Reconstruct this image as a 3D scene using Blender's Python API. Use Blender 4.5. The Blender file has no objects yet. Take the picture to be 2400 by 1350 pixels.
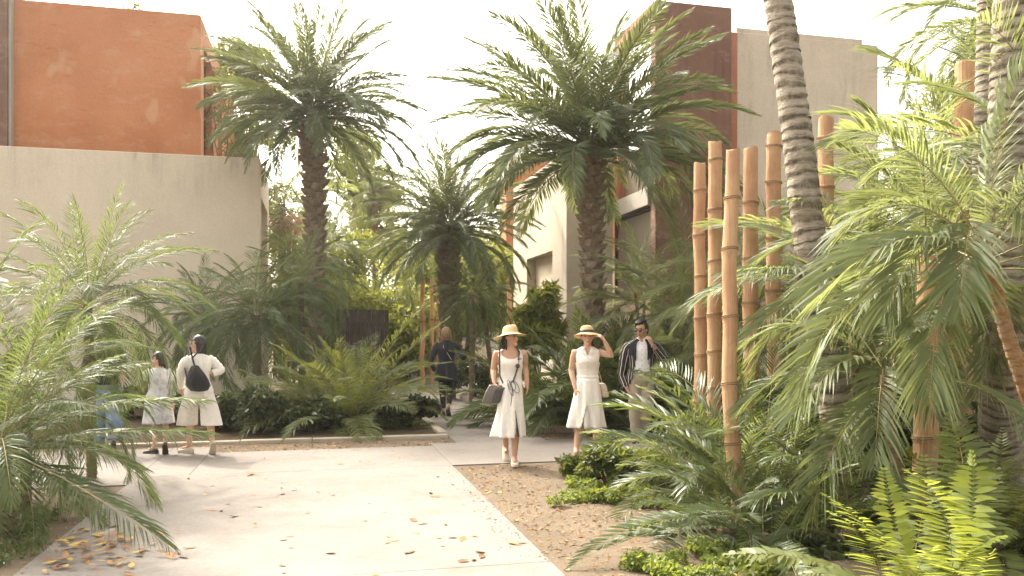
import bpy, bmesh, math, random
import numpy as np
from mathutils import Vector, Matrix, noise

# ------------------------------------------------------------------ camera, sky, sun, exposure
S = bpy.context.scene
COL = S.collection
F = 1900.0            # focal length in photo pixels (2400 wide)
CAMH = 1.55
HOR = 781.0
cam_d = bpy.data.cameras.new('camera')
cam = bpy.data.objects.new('camera', cam_d)
COL.objects.link(cam)
cam.location = (0, 0, CAMH)
cam.rotation_euler = (math.radians(90), 0, 0)
cam_d.sensor_width = 36
cam_d.lens = F / 2400 * 36
cam_d.shift_y = (HOR - 675) / 2400
cam_d.clip_end = 2000
S.camera = cam

SUN_AZ, SUN_EL = -39.0, 44.0
world = bpy.data.worlds.new('World')
S.world = world
world.use_nodes = True
wn, wl = world.node_tree.nodes, world.node_tree.links
bg = wn['Background']
sky = wn.new('ShaderNodeTexSky')
sky.sky_type = 'NISHITA'
sky.sun_disc = False
sky.sun_elevation = math.radians(SUN_EL)
sky.sun_rotation = math.radians(SUN_AZ)
sky.air_density = 1.0
sky.dust_density = 7.0
sky.ozone_density = 0.5
hs = wn.new('ShaderNodeHueSaturation')
hs.inputs['Saturation'].default_value = 0.25
wm = wn.new('ShaderNodeMix')
wm.data_type = 'RGBA'
wm.blend_type = 'MULTIPLY'
wm.inputs[0].default_value = 1.0
wm.inputs[7].default_value = (1.0, 0.945, 0.845, 1)
wl.new(sky.outputs[0], hs.inputs['Color'])
wl.new(hs.outputs[0], wm.inputs[6])
wl.new(wm.outputs[2], bg.inputs[0])
bg.inputs[1].default_value = 0.15

sl = bpy.data.lights.new('sun', 'SUN')
sl.energy = 0.95
sl.angle = math.radians(2.5)
sl.color = (1.0, 0.92, 0.79)
sun = bpy.data.objects.new('sun', sl)
COL.objects.link(sun)
to_sun = Vector((math.sin(math.radians(SUN_AZ)) * math.cos(math.radians(SUN_EL)),
                 math.cos(math.radians(SUN_AZ)) * math.cos(math.radians(SUN_EL)),
                 math.sin(math.radians(SUN_EL))))
sun.rotation_euler = to_sun.to_track_quat('Z', 'Y').to_euler()
sun.location = to_sun * 60

S.view_settings.view_transform = 'Standard'
S.view_settings.look = 'None'
S.view_settings.exposure = 2.38
S.view_settings.gamma = 1.0
S.view_settings.use_curve_mapping = False
S.render.engine = 'CYCLES'
S.cycles.max_bounces = 8
S.cycles.diffuse_bounces = 4
S.cycles.transmission_bounces = 5
S.cycles.transparent_max_bounces = 6

# ------------------------------------------------------------------ helpers
R = random.Random(7)
ANG = math.radians(13.5)
U = Vector((-math.sin(ANG), math.cos(ANG), 0))
V = Vector((math.cos(ANG), math.sin(ANG), 0))
UP = Vector((0, 0, 1))


def ab(a, b, z=0.0):
    p = V * a + U * b
    return Vector((p.x, p.y, z))


def W(x, y, d):
    return Vector(((x - 1200) / F * d, d, CAMH + (HOR - y) / F * d))


def G(x, y):
    d = CAMH * F / (y - HOR)
    return Vector(((x - 1200) / F * d, d, 0))


def GX(x, d):
    return Vector(((x - 1200) / F * d, d, 0))


def mesh(name, verts, faces, mats=None, smooth=False, fmat=None):
    me = bpy.data.meshes.new(name)
    me.from_pydata([tuple(v) for v in verts], [], faces)
    if mats:
        for m in (mats if isinstance(mats, (list, tuple)) else [mats]):
            me.materials.append(m)
    if fmat is not None:
        me.polygons.foreach_set('material_index', fmat)
    if smooth:
        me.polygons.foreach_set('use_smooth', [True] * len(me.polygons))
    me.update()
    return me


def obj(name, me, parent=None, loc=(0, 0, 0)):
    o = bpy.data.objects.new(name, me)
    COL.objects.link(o)
    o.location = loc
    if parent is not None:
        o.parent = parent
    return o


def tag(o, label=None, cat=None, group=None, kind=None):
    if label:
        o['label'] = label
    if cat:
        o['category'] = cat
    if group:
        o['group'] = group
    if kind:
        o['kind'] = kind
    return o


def thing(name, label, cat, loc=(0, 0, 0), rz=0.0, group=None):
    o = bpy.data.objects.new(name, None)
    o.empty_display_size = 0.2
    COL.objects.link(o)
    o.location = loc
    o.rotation_euler = (0, 0, rz)
    return tag(o, label, cat, group)


class MB:
    """collects verts and faces for one mesh"""

    def __init__(self):
        self.v, self.f, self.m = [], [], []

    def add(self, vs, fs, mi=0):
        n = len(self.v)
        self.v += [Vector(p) for p in vs]
        self.f += [tuple(i + n for i in f) for f in fs]
        self.m += [mi] * len(fs)

    def box(self, o, dx, dy, dz, mi=0):
        o, dx, dy, dz = Vector(o), Vector(dx), Vector(dy), Vector(dz)
        p = [o, o + dx, o + dx + dy, o + dy]
        p += [q + dz for q in p]
        f = [(0, 3, 2, 1), (4, 5, 6, 7), (0, 1, 5, 4), (1, 2, 6, 5), (2, 3, 7, 6), (3, 0, 4, 7)]
        if dx.cross(dy).dot(dz) < 0:
            f = [tuple(reversed(q)) for q in f]
        self.add(p, f, mi)

    def loft(self, rings, mi=0, cap=True, closed=True):
        n = len(rings[0])
        vs = [p for r in rings for p in r]
        fs = []
        for i in range(len(rings) - 1):
            for j in range(n if closed else n - 1):
                k = (j + 1) % n
                fs.append((i * n + j, i * n + k, (i + 1) * n + k, (i + 1) * n + j))
        if cap:
            fs.append(tuple(reversed(range(n))))
            fs.append(tuple((len(rings) - 1) * n + j for j in range(n)))
        self.add(vs, fs, mi)

    def tube(self, pts, rad, seg=8, mi=0, cap=True, ref=None):
        pts = [Vector(p) for p in pts]
        if not isinstance(rad, (list, tuple)):
            rad = [rad] * len(pts)
        rings = []
        prev = None
        for i, p in enumerate(pts):
            t = (pts[min(i + 1, len(pts) - 1)] - pts[max(i - 1, 0)]).normalized()
            if prev is None:
                a = Vector(ref) if ref is not None else (Vector((0, 1, 0)) if abs(t.y) < 0.9 else Vector((1, 0, 0)))
            else:
                a = prev
            a = (a - t * a.dot(t)).normalized()
            prev = a
            b = t.cross(a)
            r = rad[i]
            ra, rb = r if isinstance(r, (list, tuple)) else (r, r)
            rings.append([p + a * (ra * math.cos(2 * math.pi * j / seg)) + b * (rb * math.sin(2 * math.pi * j / seg)) for j in range(seg)])
        self.loft(rings, mi, cap)

    def ball(self, c, r, nu=12, nv=8, mi=0, rot=None):
        c = Vector(c)
        rx, ry, rz = r if isinstance(r, (list, tuple)) else (r, r, r)
        rings = []
        for i in range(1, nv):
            th = math.pi * i / nv
            rings.append([Vector((rx * math.sin(th) * math.cos(2 * math.pi * j / nu), ry * math.sin(th) * math.sin(2 * math.pi * j / nu), -rz * math.cos(th))) for j in range(nu)])
        if rot is not None:
            rings = [[rot @ p for p in r_] for r_ in rings]
        rings = [[c + p for p in r_] for r_ in rings]
        self.loft(rings, mi, True)

    def build(self, name, mats, parent=None, smooth=False, loc=(0, 0, 0)):
        return obj(name, mesh(name, self.v, self.f, mats, smooth, self.m), parent, loc)


# ------------------------------------------------------------------ materials
def newmat(name):
    m = bpy.data.materials.new(name)
    m.use_nodes = True
    nt = m.node_tree
    return m, nt, nt.nodes['Principled BSDF']


def nd(nt, kind, **kw):
    n = nt.nodes.new(kind)
    for k, v in kw.items():
        if k.startswith('i_'):
            n.inputs[k[2:].replace('_', ' ')].default_value = v
        else:
            setattr(n, k, v)
    return n


def coords(nt, scale=(1, 1, 1), which='Object'):
    tc = nd(nt, 'ShaderNodeTexCoord')
    mp = nd(nt, 'ShaderNodeMapping')
    mp.inputs['Scale'].default_value = scale
    nt.links.new(tc.outputs[which], mp.inputs['Vector'])
    return mp.outputs[0]


def noise_fac(nt, vec, scale, detail=5, rough=0.6, lo=0.35, hi=0.65):
    n = nd(nt, 'ShaderNodeTexNoise')
    n.inputs['Scale'].default_value = scale
    n.inputs['Detail'].default_value = detail
    n.inputs['Roughness'].default_value = rough
    nt.links.new(vec, n.inputs['Vector'])
    r = nd(nt, 'ShaderNodeMapRange')
    r.inputs['From Min'].default_value = lo
    r.inputs['From Max'].default_value = hi
    nt.links.new(n.outputs['Fac'], r.inputs['Value'])
    return r.outputs[0]


def mixc(nt, fac, a, b, mode='MIX'):
    m = nd(nt, 'ShaderNodeMix', data_type='RGBA', blend_type=mode)
    for sock, val in ((m.inputs[0], fac), (m.inputs[6], a), (m.inputs[7], b)):
        if hasattr(val, 'is_output'):
            nt.links.new(val, sock)
        elif isinstance(val, (int, float)):
            sock.default_value = val
        else:
            sock.default_value = tuple(val) + (1,) if len(val) == 3 else val
    return m.outputs[2]


def mathn(nt, op, a, b=0.0):
    m = nd(nt, 'ShaderNodeMath', operation=op)
    for sock, val in ((m.inputs[0], a), (m.inputs[1], b)):
        if hasattr(val, 'is_output'):
            nt.links.new(val, sock)
        else:
            sock.default_value = val
    return m.outputs[0]


def bump(nt, bs, h, strength, dist):
    b = nd(nt, 'ShaderNodeBump')
    b.inputs['Strength'].default_value = strength
    b.inputs['Distance'].default_value = dist
    nt.links.new(h, b.inputs['Height'])
    nt.links.new(b.outputs[0], bs.inputs['Normal'])


def plaster(name, c0, c1, c2, rough=0.85, blot=0.5, streak=None, pit=0.5, drip=None, scuff=0.0):
    """wall finish: broad blotches, trowel patches, vertical weather streaks, fine grain"""
    m, nt, bs = newmat(name)
    v = coords(nt)
    f1 = noise_fac(nt, v, 0.55, 6, 0.62, 0.38, 0.62)
    col = mixc(nt, f1, c0, c1)
    f2 = noise_fac(nt, coords(nt, (1.6, 1.6, 3.2)), 1.1, 8, 0.7, 0.52, 0.74)
    col = mixc(nt, mathn(nt, 'MULTIPLY', f2, blot), col, c2)
    if streak:
        f3 = noise_fac(nt, coords(nt, (5, 5, 0.35)), 1.2, 6, 0.65, 0.5, 0.75)
        f4 = noise_fac(nt, v, 0.35, 3, 0.5, 0.42, 0.62)
        col = mixc(nt, mathn(nt, 'MULTIPLY', mathn(nt, 'MULTIPLY', f3, f4), streak[1]), col, streak[0])
    if drip:         # rain marks running down from the coping
        sx = nd(nt, 'ShaderNodeSeparateXYZ')
        nt.links.new(v, sx.inputs[0])
        mr = nd(nt, 'ShaderNodeMapRange')
        mr.inputs['From Min'].default_value = drip[0]
        mr.inputs['From Max'].default_value = drip[1]
        nt.links.new(sx.outputs['Z'], mr.inputs['Value'])
        f7 = noise_fac(nt, coords(nt, (2.2, 2.2, 0.25)), 1.6, 8, 0.75, 0.47, 0.62)
        f8 = noise_fac(nt, v, 0.9, 4, 0.6, 0.46, 0.6)
        fd = mathn(nt, 'MULTIPLY', mathn(nt, 'MULTIPLY', f7, mr.outputs[0]), mathn(nt, 'ADD', mathn(nt, 'MULTIPLY', f8, 0.8), 0.2))
        col = mixc(nt, mathn(nt, 'MULTIPLY', fd, 0.6), col, [c * 0.5 for c in c0])
    if scuff:        # trowel scuffs: short level scratches in patches, with a few rubbed pale spots
        f7 = noise_fac(nt, coords(nt, (1.5, 1.5, 9)), 2.6, 8, 0.8, 0.56, 0.64)
        f8 = noise_fac(nt, v, 0.8, 3, 0.5, 0.48, 0.62)
        col = mixc(nt, mathn(nt, 'MULTIPLY', mathn(nt, 'MULTIPLY', f7, f8), scuff), col, [c * 0.5 for c in c0])
        f9 = noise_fac(nt, coords(nt, (1.3, 1.3, 0.9)), 1.15, 2, 0.4, 0.66, 0.70)
        col = mixc(nt, mathn(nt, 'MULTIPLY', f9, scuff * 0.6), col, c2)
    f5 = noise_fac(nt, v, 38, 6, 0.7, 0.3, 0.7)
    col = mixc(nt, 0.13, col, mixc(nt, f5, (0.0, 0.0, 0.0), (1, 1, 1)), 'OVERLAY')
    f6 = noise_fac(nt, coords(nt, (1, 1, 2.5)), 9, 7, 0.75, 0.62, 0.72)
    col = mixc(nt, mathn(nt, 'MULTIPLY', f6, pit), col, [c * 0.55 for c in c0])
    nt.links.new(col, bs.inputs['Base Color'])
    bs.inputs['Roughness'].default_value = rough
    bs.inputs['Specular IOR Level'].default_value = 0.25
    h = noise_fac(nt, v, 14, 8, 0.7, 0.2, 0.8)
    bump(nt, bs, h, 0.35, 0.01)
    return m


def simple(name, c, rough=0.6, spec=0.4, metal=0.0, var=0.15, scale=12, bmp=0.0):
    m, nt, bs = newmat(name)
    v = coords(nt)
    f = noise_fac(nt, v, scale, 5, 0.6, 0.3, 0.7)
    col = mixc(nt, f, [x * (1 - var) for x in c], [min(1, x * (1 + var)) for x in c])
    nt.links.new(col, bs.inputs['Base Color'])
    bs.inputs['Roughness'].default_value = rough
    bs.inputs['Specular IOR Level'].default_value = spec
    bs.inputs['Metallic'].default_value = metal
    if bmp:
        bump(nt, bs, noise_fac(nt, v, scale * 4, 4, 0.6, 0.2, 0.8), bmp, 0.004)
    return m


def leafmat(name, c, tr, rough=0.42, tfac=0.4, var=0.35, spec=0.45, old=None):
    """leaf: glossy upper skin, light passing through the blade, per-plant and per-patch variation"""
    m, nt, bs = newmat(name)
    oi = nd(nt, 'ShaderNodeObjectInfo')
    v = coords(nt)
    f = noise_fac(nt, v, 2.3, 3, 0.6, 0.3, 0.7)
    f = mathn(nt, 'ADD', mathn(nt, 'MULTIPLY', f, 0.55), mathn(nt, 'MULTIPLY', oi.outputs['Random'], 0.45))
    col = mixc(nt, f, [x * (1 - var) for x in c], [x * (1 + var) for x in c])
    tcol = mixc(nt, f, [x * (1 - var) for x in tr], [x * (1 + var * 0.6) for x in tr])
    if old:
        g = noise_fac(nt, v, 6.0, 3, 0.6, 0.66, 0.74)
        col = mixc(nt, g, col, old)
    nt.links.new(col, bs.inputs['Base Color'])
    bs.inputs['Roughness'].default_value = rough
    bs.inputs['Specular IOR Level'].default_value = spec
    t = nd(nt, 'ShaderNodeBsdfTranslucent')
    nt.links.new(tcol, t.inputs['Color'])
    mx = nd(nt, 'ShaderNodeMixShader')
    mx.inputs[0].default_value = tfac
    nt.links.new(bs.outputs[0], mx.inputs[1])
    nt.links.new(t.outputs[0], mx.inputs[2])
    nt.links.new(mx.outputs[0], nt.nodes['Material Output'].inputs['Surface'])
    return m


M = {}
M['concrete'] = plaster('pale_concrete', (0.57, 0.49, 0.375), (0.62, 0.535, 0.415), (0.65, 0.565, 0.45), streak=((0.30, 0.245, 0.175), 0.14), blot=0.35, pit=0.15, drip=(4.3, 5.4))
M['concrete2'] = plaster('grey_beige_render', (0.47, 0.40, 0.31), (0.54, 0.465, 0.365), (0.58, 0.51, 0.41), streak=((0.33, 0.265, 0.19), 0.22), blot=0.4, pit=0.2, drip=(4.0, 8.0))
M['orange'] = plaster('orange_plaster', (0.39, 0.145, 0.055), (0.47, 0.195, 0.085), (0.52, 0.30, 0.165), streak=((0.28, 0.13, 0.065), 0.3), blot=0.6, pit=0.5, scuff=1.0)
M['rust'] = plaster('rust_brown_steel', (0.15, 0.075, 0.052), (0.20, 0.105, 0.072), (0.30, 0.20, 0.15), streak=((0.075, 0.038, 0.028), 1.0), blot=1.0, pit=0.9, scuff=0.9)
M['redbrown'] = plaster('red_brown_render', (0.30, 0.115, 0.065), (0.38, 0.155, 0.09), (0.40, 0.20, 0.13), streak=((0.2, 0.08, 0.05), 0.5))
M['pinkwall'] = plaster('pink_beige_render', (0.55, 0.40, 0.29), (0.60, 0.45, 0.34), (0.62, 0.48, 0.38), streak=((0.4, 0.28, 0.2), 0.4))
M['path'] = plaster('path_concrete', (0.182, 0.160, 0.141), (0.216, 0.193, 0.172), (0.122, 0.101, 0.081), streak=None, blot=0.6, pit=0.22, rough=0.8)
M['kerb'] = plaster('kerb_concrete', (0.36, 0.31, 0.24), (0.44, 0.38, 0.30), (0.25, 0.21, 0.15), streak=None, blot=0.7)
M['darkboard'] = simple('dark_weathered_board', (0.055, 0.038, 0.03), 0.75, 0.3, var=0.4, scale=6)
M['darkframe'] = simple('dark_metal_frame', (0.045, 0.035, 0.03), 0.5, 0.5)
M['slabgrey'] = plaster('grey_slab_edge', (0.34, 0.30, 0.26), (0.40, 0.36, 0.31), (0.3, 0.26, 0.21), streak=((0.2, 0.17, 0.13), 0.5))
M['white'] = simple('white_paint', (0.75, 0.70, 0.62), 0.6)
M['recess'] = simple('recess_brown', (0.12, 0.055, 0.035), 0.7)


def glassmat():
    m, nt, bs = newmat('window_glass')
    bs.inputs['Base Color'].default_value = (0.20, 0.17, 0.13, 1)
    bs.inputs['Roughness'].default_value = 0.03
    bs.inputs['Specular IOR Level'].default_value = 1.0
    bs.inputs['IOR'].default_value = 2.1
    return m


M['glass'] = glassmat()


def soilmat():
    m, nt, bs = newmat('sandy_soil')
    v = coords(nt)
    f1 = noise_fac(nt, v, 0.9, 6, 0.65, 0.35, 0.65)
    f2 = noise_fac(nt, v, 7, 8, 0.75, 0.35, 0.68)
    f3 = noise_fac(nt, v, 60, 6, 0.7, 0.3, 0.7)
    col = mixc(nt, f1, (0.140, 0.108, 0.077), (0.210, 0.168, 0.124))
    col = mixc(nt, mathn(nt, 'MULTIPLY', f2, 0.6), col, (0.125, 0.092, 0.06))
    col = mixc(nt, 0.4, col, mixc(nt, f3, (0.1, 0.1, 0.1), (0.9, 0.9, 0.9)), 'OVERLAY')
    nt.links.new(col, bs.inputs['Base Color'])
    bs.inputs['Roughness'].default_value = 0.95
    bs.inputs['Specular IOR Level'].default_value = 0.1
    h = mathn(nt, 'ADD', noise_fac(nt, v, 25, 8, 0.75, 0.2, 0.8), mathn(nt, 'MULTIPLY', noise_fac(nt, v, 120, 4, 0.7, 0.2, 0.8), 0.5))
    bump(nt, bs, h, 0.6, 0.012)
    return m


M['soil'] = soilmat()
M['humus'] = simple('dark_bed_soil', (0.075, 0.055, 0.033), 0.95, 0.1, var=0.45, scale=9, bmp=0.8)


def trunkmat(name, ca, cb, dark, bands=False):
    m, nt, bs = newmat(name)
    v = coords(nt)
    f1 = noise_fac(nt, coords(nt, (3, 3, 9)), 2.0, 7, 0.7, 0.35, 0.65)
    col = mixc(nt, f1, ca, cb)
    f2 = noise_fac(nt, coords(nt, (2, 2, 12)), 3.5, 8, 0.75, 0.5, 0.66)
    col = mixc(nt, mathn(nt, 'MULTIPLY', f2, 0.8), col, dark)
    f3 = noise_fac(nt, v, 1.3, 4, 0.6, 0.5, 0.66)
    col = mixc(nt, mathn(nt, 'MULTIPLY', f3, 0.45), col, (0.42, 0.38, 0.30))
    if bands:        # dark leaf scars between the rings
        at_ = nd(nt, 'ShaderNodeAttribute', attribute_name='scar')
        f4 = noise_fac(nt, coords(nt, (4, 4, 2)), 3.0, 6, 0.7, 0.30, 0.62)
        col = mixc(nt, mathn(nt, 'MULTIPLY', mathn(nt, 'MULTIPLY', at_.outputs['Fac'], f4), 0.92), col, [c * 0.7 for c in dark])
    nt.links.new(col, bs.inputs['Base Color'])
    bs.inputs['Roughness'].default_value = 0.9
    bs.inputs['Specular IOR Level'].default_value = 0.2
    bump(nt, bs, noise_fac(nt, coords(nt, (1, 1, 2.5)), 22, 8, 0.75, 0.2, 0.8), 0.8, 0.02)
    return m


M['trunk_ring'] = trunkmat('ringed_palm_bark', (0.31, 0.26, 0.20), (0.44, 0.39, 0.31), (0.10, 0.07, 0.048), True)
M['trunk_date'] = trunkmat('date_palm_bark', (0.15, 0.11, 0.072), (0.24, 0.185, 0.125), (0.06, 0.04, 0.027))
M['boot'] = trunkmat('old_leaf_base', (0.17, 0.125, 0.08), (0.29, 0.22, 0.145), (0.065, 0.045, 0.03))
M['bark'] = trunkmat('thin_bark', (0.20, 0.13, 0.075), (0.30, 0.20, 0.12), (0.07, 0.045, 0.028))
M['bark_orange'] = trunkmat('rusty_bark', (0.36, 0.17, 0.065), (0.46, 0.25, 0.11), (0.12, 0.06, 0.03))


def bamboomat():
    m, nt, bs = newmat('dried_bamboo')
    oi = nd(nt, 'ShaderNodeObjectInfo')
    f1 = noise_fac(nt, coords(nt, (9, 9, 0.7)), 2.2, 7, 0.65, 0.3, 0.7)
    col = mixc(nt, f1, (0.43, 0.25, 0.14), (0.56, 0.36, 0.215))
    f2 = noise_fac(nt, coords(nt, (30, 30, 0.9)), 2.0, 6, 0.7, 0.60, 0.70)
    col = mixc(nt, mathn(nt, 'MULTIPLY', f2, 0.75), col, (0.15, 0.065, 0.03))
    f3 = noise_fac(nt, coords(nt, (2, 2, 1.2)), 1.4, 4, 0.6, 0.45, 0.7)
    col = mixc(nt, mathn(nt, 'MULTIPLY', f3, 0.6), col, (0.60, 0.40, 0.22))
    col = mixc(nt, mathn(nt, 'MULTIPLY', oi.outputs['Random'], 0.35), col, (0.50, 0.27, 0.13))
    f4 = noise_fac(nt, coords(nt, (6, 6, 3)), 3.0, 8, 0.75, 0.56, 0.68)
    col = mixc(nt, mathn(nt, 'MULTIPLY', f4, 0.45), col, (0.24, 0.185, 0.135))          # grey weathering
    f5 = noise_fac(nt, coords(nt, (1.0, 1.0, 0.8)), 1.5, 4, 0.6, 0.48, 0.62)
    col = mixc(nt, mathn(nt, 'MULTIPLY', f5, 0.5), col, (0.33, 0.145, 0.075))            # redder outer skin left in places
    nt.links.new(col, bs.inputs['Base Color'])
    bs.inputs['Roughness'].default_value = 0.75
    bs.inputs['Specular IOR Level'].default_value = 0.2
    bump(nt, bs, noise_fac(nt, coords(nt, (30, 30, 1)), 2.5, 6, 0.7, 0.2, 0.8), 0.9, 0.012)
    return m


M['bamboo'] = bamboomat()
M['cord'] = simple('old_cord', (0.25, 0.17, 0.10), 0.9, 0.1, var=0.4, scale=60)

M['lf_date'] = leafmat('date_palm_leaf', (0.100, 0.130, 0.062), (0.27, 0.30, 0.085), 0.46, 0.30, spec=0.35)
M['lf_areca'] = leafmat('areca_leaf', (0.115, 0.145, 0.062), (0.33, 0.365, 0.115), 0.46, 0.42, spec=0.35, old=(0.34, 0.26, 0.10))
M['lf_feather'] = leafmat('feathery_palm_leaf', (0.072, 0.108, 0.043), (0.23, 0.28, 0.065), 0.48, 0.38, spec=0.35, old=(0.28, 0.22, 0.09))
M['lf_small'] = leafmat('small_palm_leaf', (0.095, 0.128, 0.062), (0.26, 0.30, 0.085), 0.48, 0.34, spec=0.35)
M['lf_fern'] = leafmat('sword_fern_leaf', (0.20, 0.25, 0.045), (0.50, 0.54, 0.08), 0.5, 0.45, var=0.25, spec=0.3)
M['lf_cycad'] = leafmat('cycad_leaf', (0.070, 0.098, 0.036), (0.22, 0.26, 0.05), 0.40, 0.3, spec=0.4)
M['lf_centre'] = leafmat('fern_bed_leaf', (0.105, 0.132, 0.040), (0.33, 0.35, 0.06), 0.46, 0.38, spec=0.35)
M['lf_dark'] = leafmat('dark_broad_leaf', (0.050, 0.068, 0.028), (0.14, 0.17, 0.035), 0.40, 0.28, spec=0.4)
M['lf_mid'] = leafmat('mid_broad_leaf', (0.090, 0.118, 0.040), (0.30, 0.33, 0.055), 0.40, 0.35, spec=0.4)
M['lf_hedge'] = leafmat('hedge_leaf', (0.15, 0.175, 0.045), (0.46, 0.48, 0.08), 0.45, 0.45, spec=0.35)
M['lf_tree'] = leafmat('tree_leaf', (0.090, 0.115, 0.034), (0.36, 0.38, 0.06), 0.45, 0.42, spec=0.35)
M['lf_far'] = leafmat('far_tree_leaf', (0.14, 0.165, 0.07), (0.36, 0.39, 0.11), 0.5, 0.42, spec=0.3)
M['lf_ground'] = leafmat('ground_cover_leaf', (0.13, 0.17, 0.045), (0.40, 0.45, 0.07), 0.48, 0.4, spec=0.3)
M['lf_pink'] = leafmat('pink_bracts', (0.40, 0.19, 0.17), (0.5, 0.25, 0.2), 0.5, 0.4, var=0.2)
M['rachis'] = simple('leaf_stalk', (0.17, 0.17, 0.07), 0.5, 0.4)
M['rachis_y'] = simple('yellow_leaf_stalk', (0.24, 0.20, 0.075), 0.5, 0.4)
M['stem'] = simple('brown_stem', (0.085, 0.055, 0.03), 0.8, 0.2)


# ------------------------------------------------------------------ ground and paths
def sheet(name, z, x0, x1, y0, y1, mat, n=1):
    vs = [(x0, y0, z), (x1, y0, z), (x1, y1, z), (x0, y1, z)]
    return tag(obj(name, mesh(name, vs, [(0, 1, 2, 3)], mat)), kind='structure')


sheet('ground', 0.0, -240, 240, -60, 280, M['soil'])

path = tag(bpy.data.objects.new('concrete_path', None), kind='structure')
COL.objects.link(path)
PZ = 0.014


def slab(a0, a1, b0, b1, z=PZ, name='slab', mat=None):
    g = 0.0015
    b = MB()
    b.box(ab(a0 + g, b0 + g, -0.08), V * (a1 - a0 - 2 * g), U * (b1 - b0 - 2 * g), UP * (0.08 + z))
    o = b.build(name, mat or M['path'], path)
    bv = o.modifiers.new('bevel', 'BEVEL')
    bv.width = 0.003
    return o


for q in ((-1.88, 1.53, -2.0, 5.25), (-1.88, 1.53, 5.25, 9.35), (-1.35, 1.53, 9.35, 11.03), (-14, -1.88, 8.9, 11.6),
          (-1.88, -1.35, 9.35, 11.6), (1.53, 6.5, 9.35, 11.25), (1.9, 3.2, 11.25, 15.4), (1.9, 3.2, 15.4, 20.2)):
    slab(*q)
# far court where the path opens out
b = MB()
b.add([ab(1.0, 20.21, 0.02), ab(9, 20.21, 0.02), ab(9, 30, 0.3), ab(-1, 30, 0.3)], [(0, 1, 2, 3)])
b.build('far_slab', M['path'], path)

# planting bed soil and kerbs
def bed(name, pts, z, mat):
    bot = [Vector((p.x, p.y, -0.05)) for p in pts]
    top = [Vector((p.x, p.y, z)) for p in pts]
    n = len(pts)
    fs = [tuple(range(n, 2 * n))] + [(i, (i + 1) % n, n + (i + 1) % n, n + i) for i in range(n)]
    return tag(obj(name, mesh(name, bot + top, fs, mat)), kind='structure')


bed('planting_bed', [ab(-14, 12.0), ab(1.74, 12.0), ab(1.74, 20.2), ab(-14, 20.2)], 0.05, M['humus'])
bed('planting_bed', [ab(3.42, 12.3), ab(14, 12.3), ab(14, 20.2), ab(3.42, 20.2)], 0.05, M['humus'])
kerb = tag(bpy.data.objects.new('kerb', None), kind='structure')
COL.objects.link(kerb)


def kerb_run(a0, b0, a1, b1, h, w=0.13, n=5):
    p, q = ab(a0, b0), ab(a1, b1)
    t = (q - p) / n
    s = Vector((-t.y, t.x, 0)).normalized() * w
    for i in range(n):
        k = MB()
        o_ = p + t * i + t.normalized() * 0.004 + UP * (-0.05)
        k.box(o_, t - t.normalized() * 0.008, s, UP * (h + 0.05 + R.uniform(-0.004, 0.004)))
        o = k.build('kerb_stone', M['kerb'], kerb)
        bv = o.modifiers.new('bevel', 'BEVEL')
        bv.width = 0.012
        bv.segments = 2


kerb_run(-3.0, 11.85, 1.88, 11.85, 0.055, n=5)
kerb_run(1.88, 11.99, 1.88, 20.0, 0.085, n=8)
kerb_run(3.40, 12.1, 3.40, 20.0, 0.13, 0.16, n=8)
kerb_run(3.41, 12.1, 9.0, 12.1, 0.10, 0.16, n=5)


# ------------------------------------------------------------------ buildings
def P3(p, z):
    return Vector((p.x, p.y, z))


# --- concrete and orange building
C = Vector((-5.58, 17.96, 0))
bl = thing('concrete_building', 'pale concrete building with a set back orange upper storey behind the palms', 'building', C)


def lbox(o, lv, lu, z0, z1, name, mat, parent, bev=0.0):
    b = MB()
    b.box(P3(Vector(o), z0), V * lv, U * lu, UP * (z1 - z0))
    q = b.build(name, mat, parent)
    if bev:
        m = q.modifiers.new('bevel', 'BEVEL')
        m.width = bev
        m.segments = 2
    return q


def at(v, u):
    return V * v + U * u


HB = 5.43
# ground storey walls (front wall, near pier, far pier, lintel of the side recess)
lbox(at(-14, 0), 14.0, 0.30, 0, HB, 'wall', M['concrete'], bl, 0.015)
lbox(at(-0.35, 0.302), 0.35, 0.05, 0, HB - 0.002, 'wall', M['concrete'], bl)
lbox(at(-0.35, 2.75), 0.35, 0.5, 0, HB - 0.002, 'wall', M['concrete'], bl, 0.01)
lbox(at(-0.35, 0.352), 0.348, 2.397, 4.62, HB - 0.004, 'lintel', M['concrete'], bl)
lbox(at(-0.35, 0.352), 0.20, 1.5, 0, 4.618, 'door', M['redbrown'], bl)
lbox(at(-0.35, 1.855), 0.20, 0.893, 0, 4.618, 'wall', M['concrete'], bl)
lbox(at(-14, 3.252), 13.9, 0.3, 0, HB - 0.01, 'wall', M['concrete'], bl)
lbox(at(-13.9, 0.31), 13.5, 2.9, HB - 0.75, HB - 0.35, 'roof', M['concrete'], bl)
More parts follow.
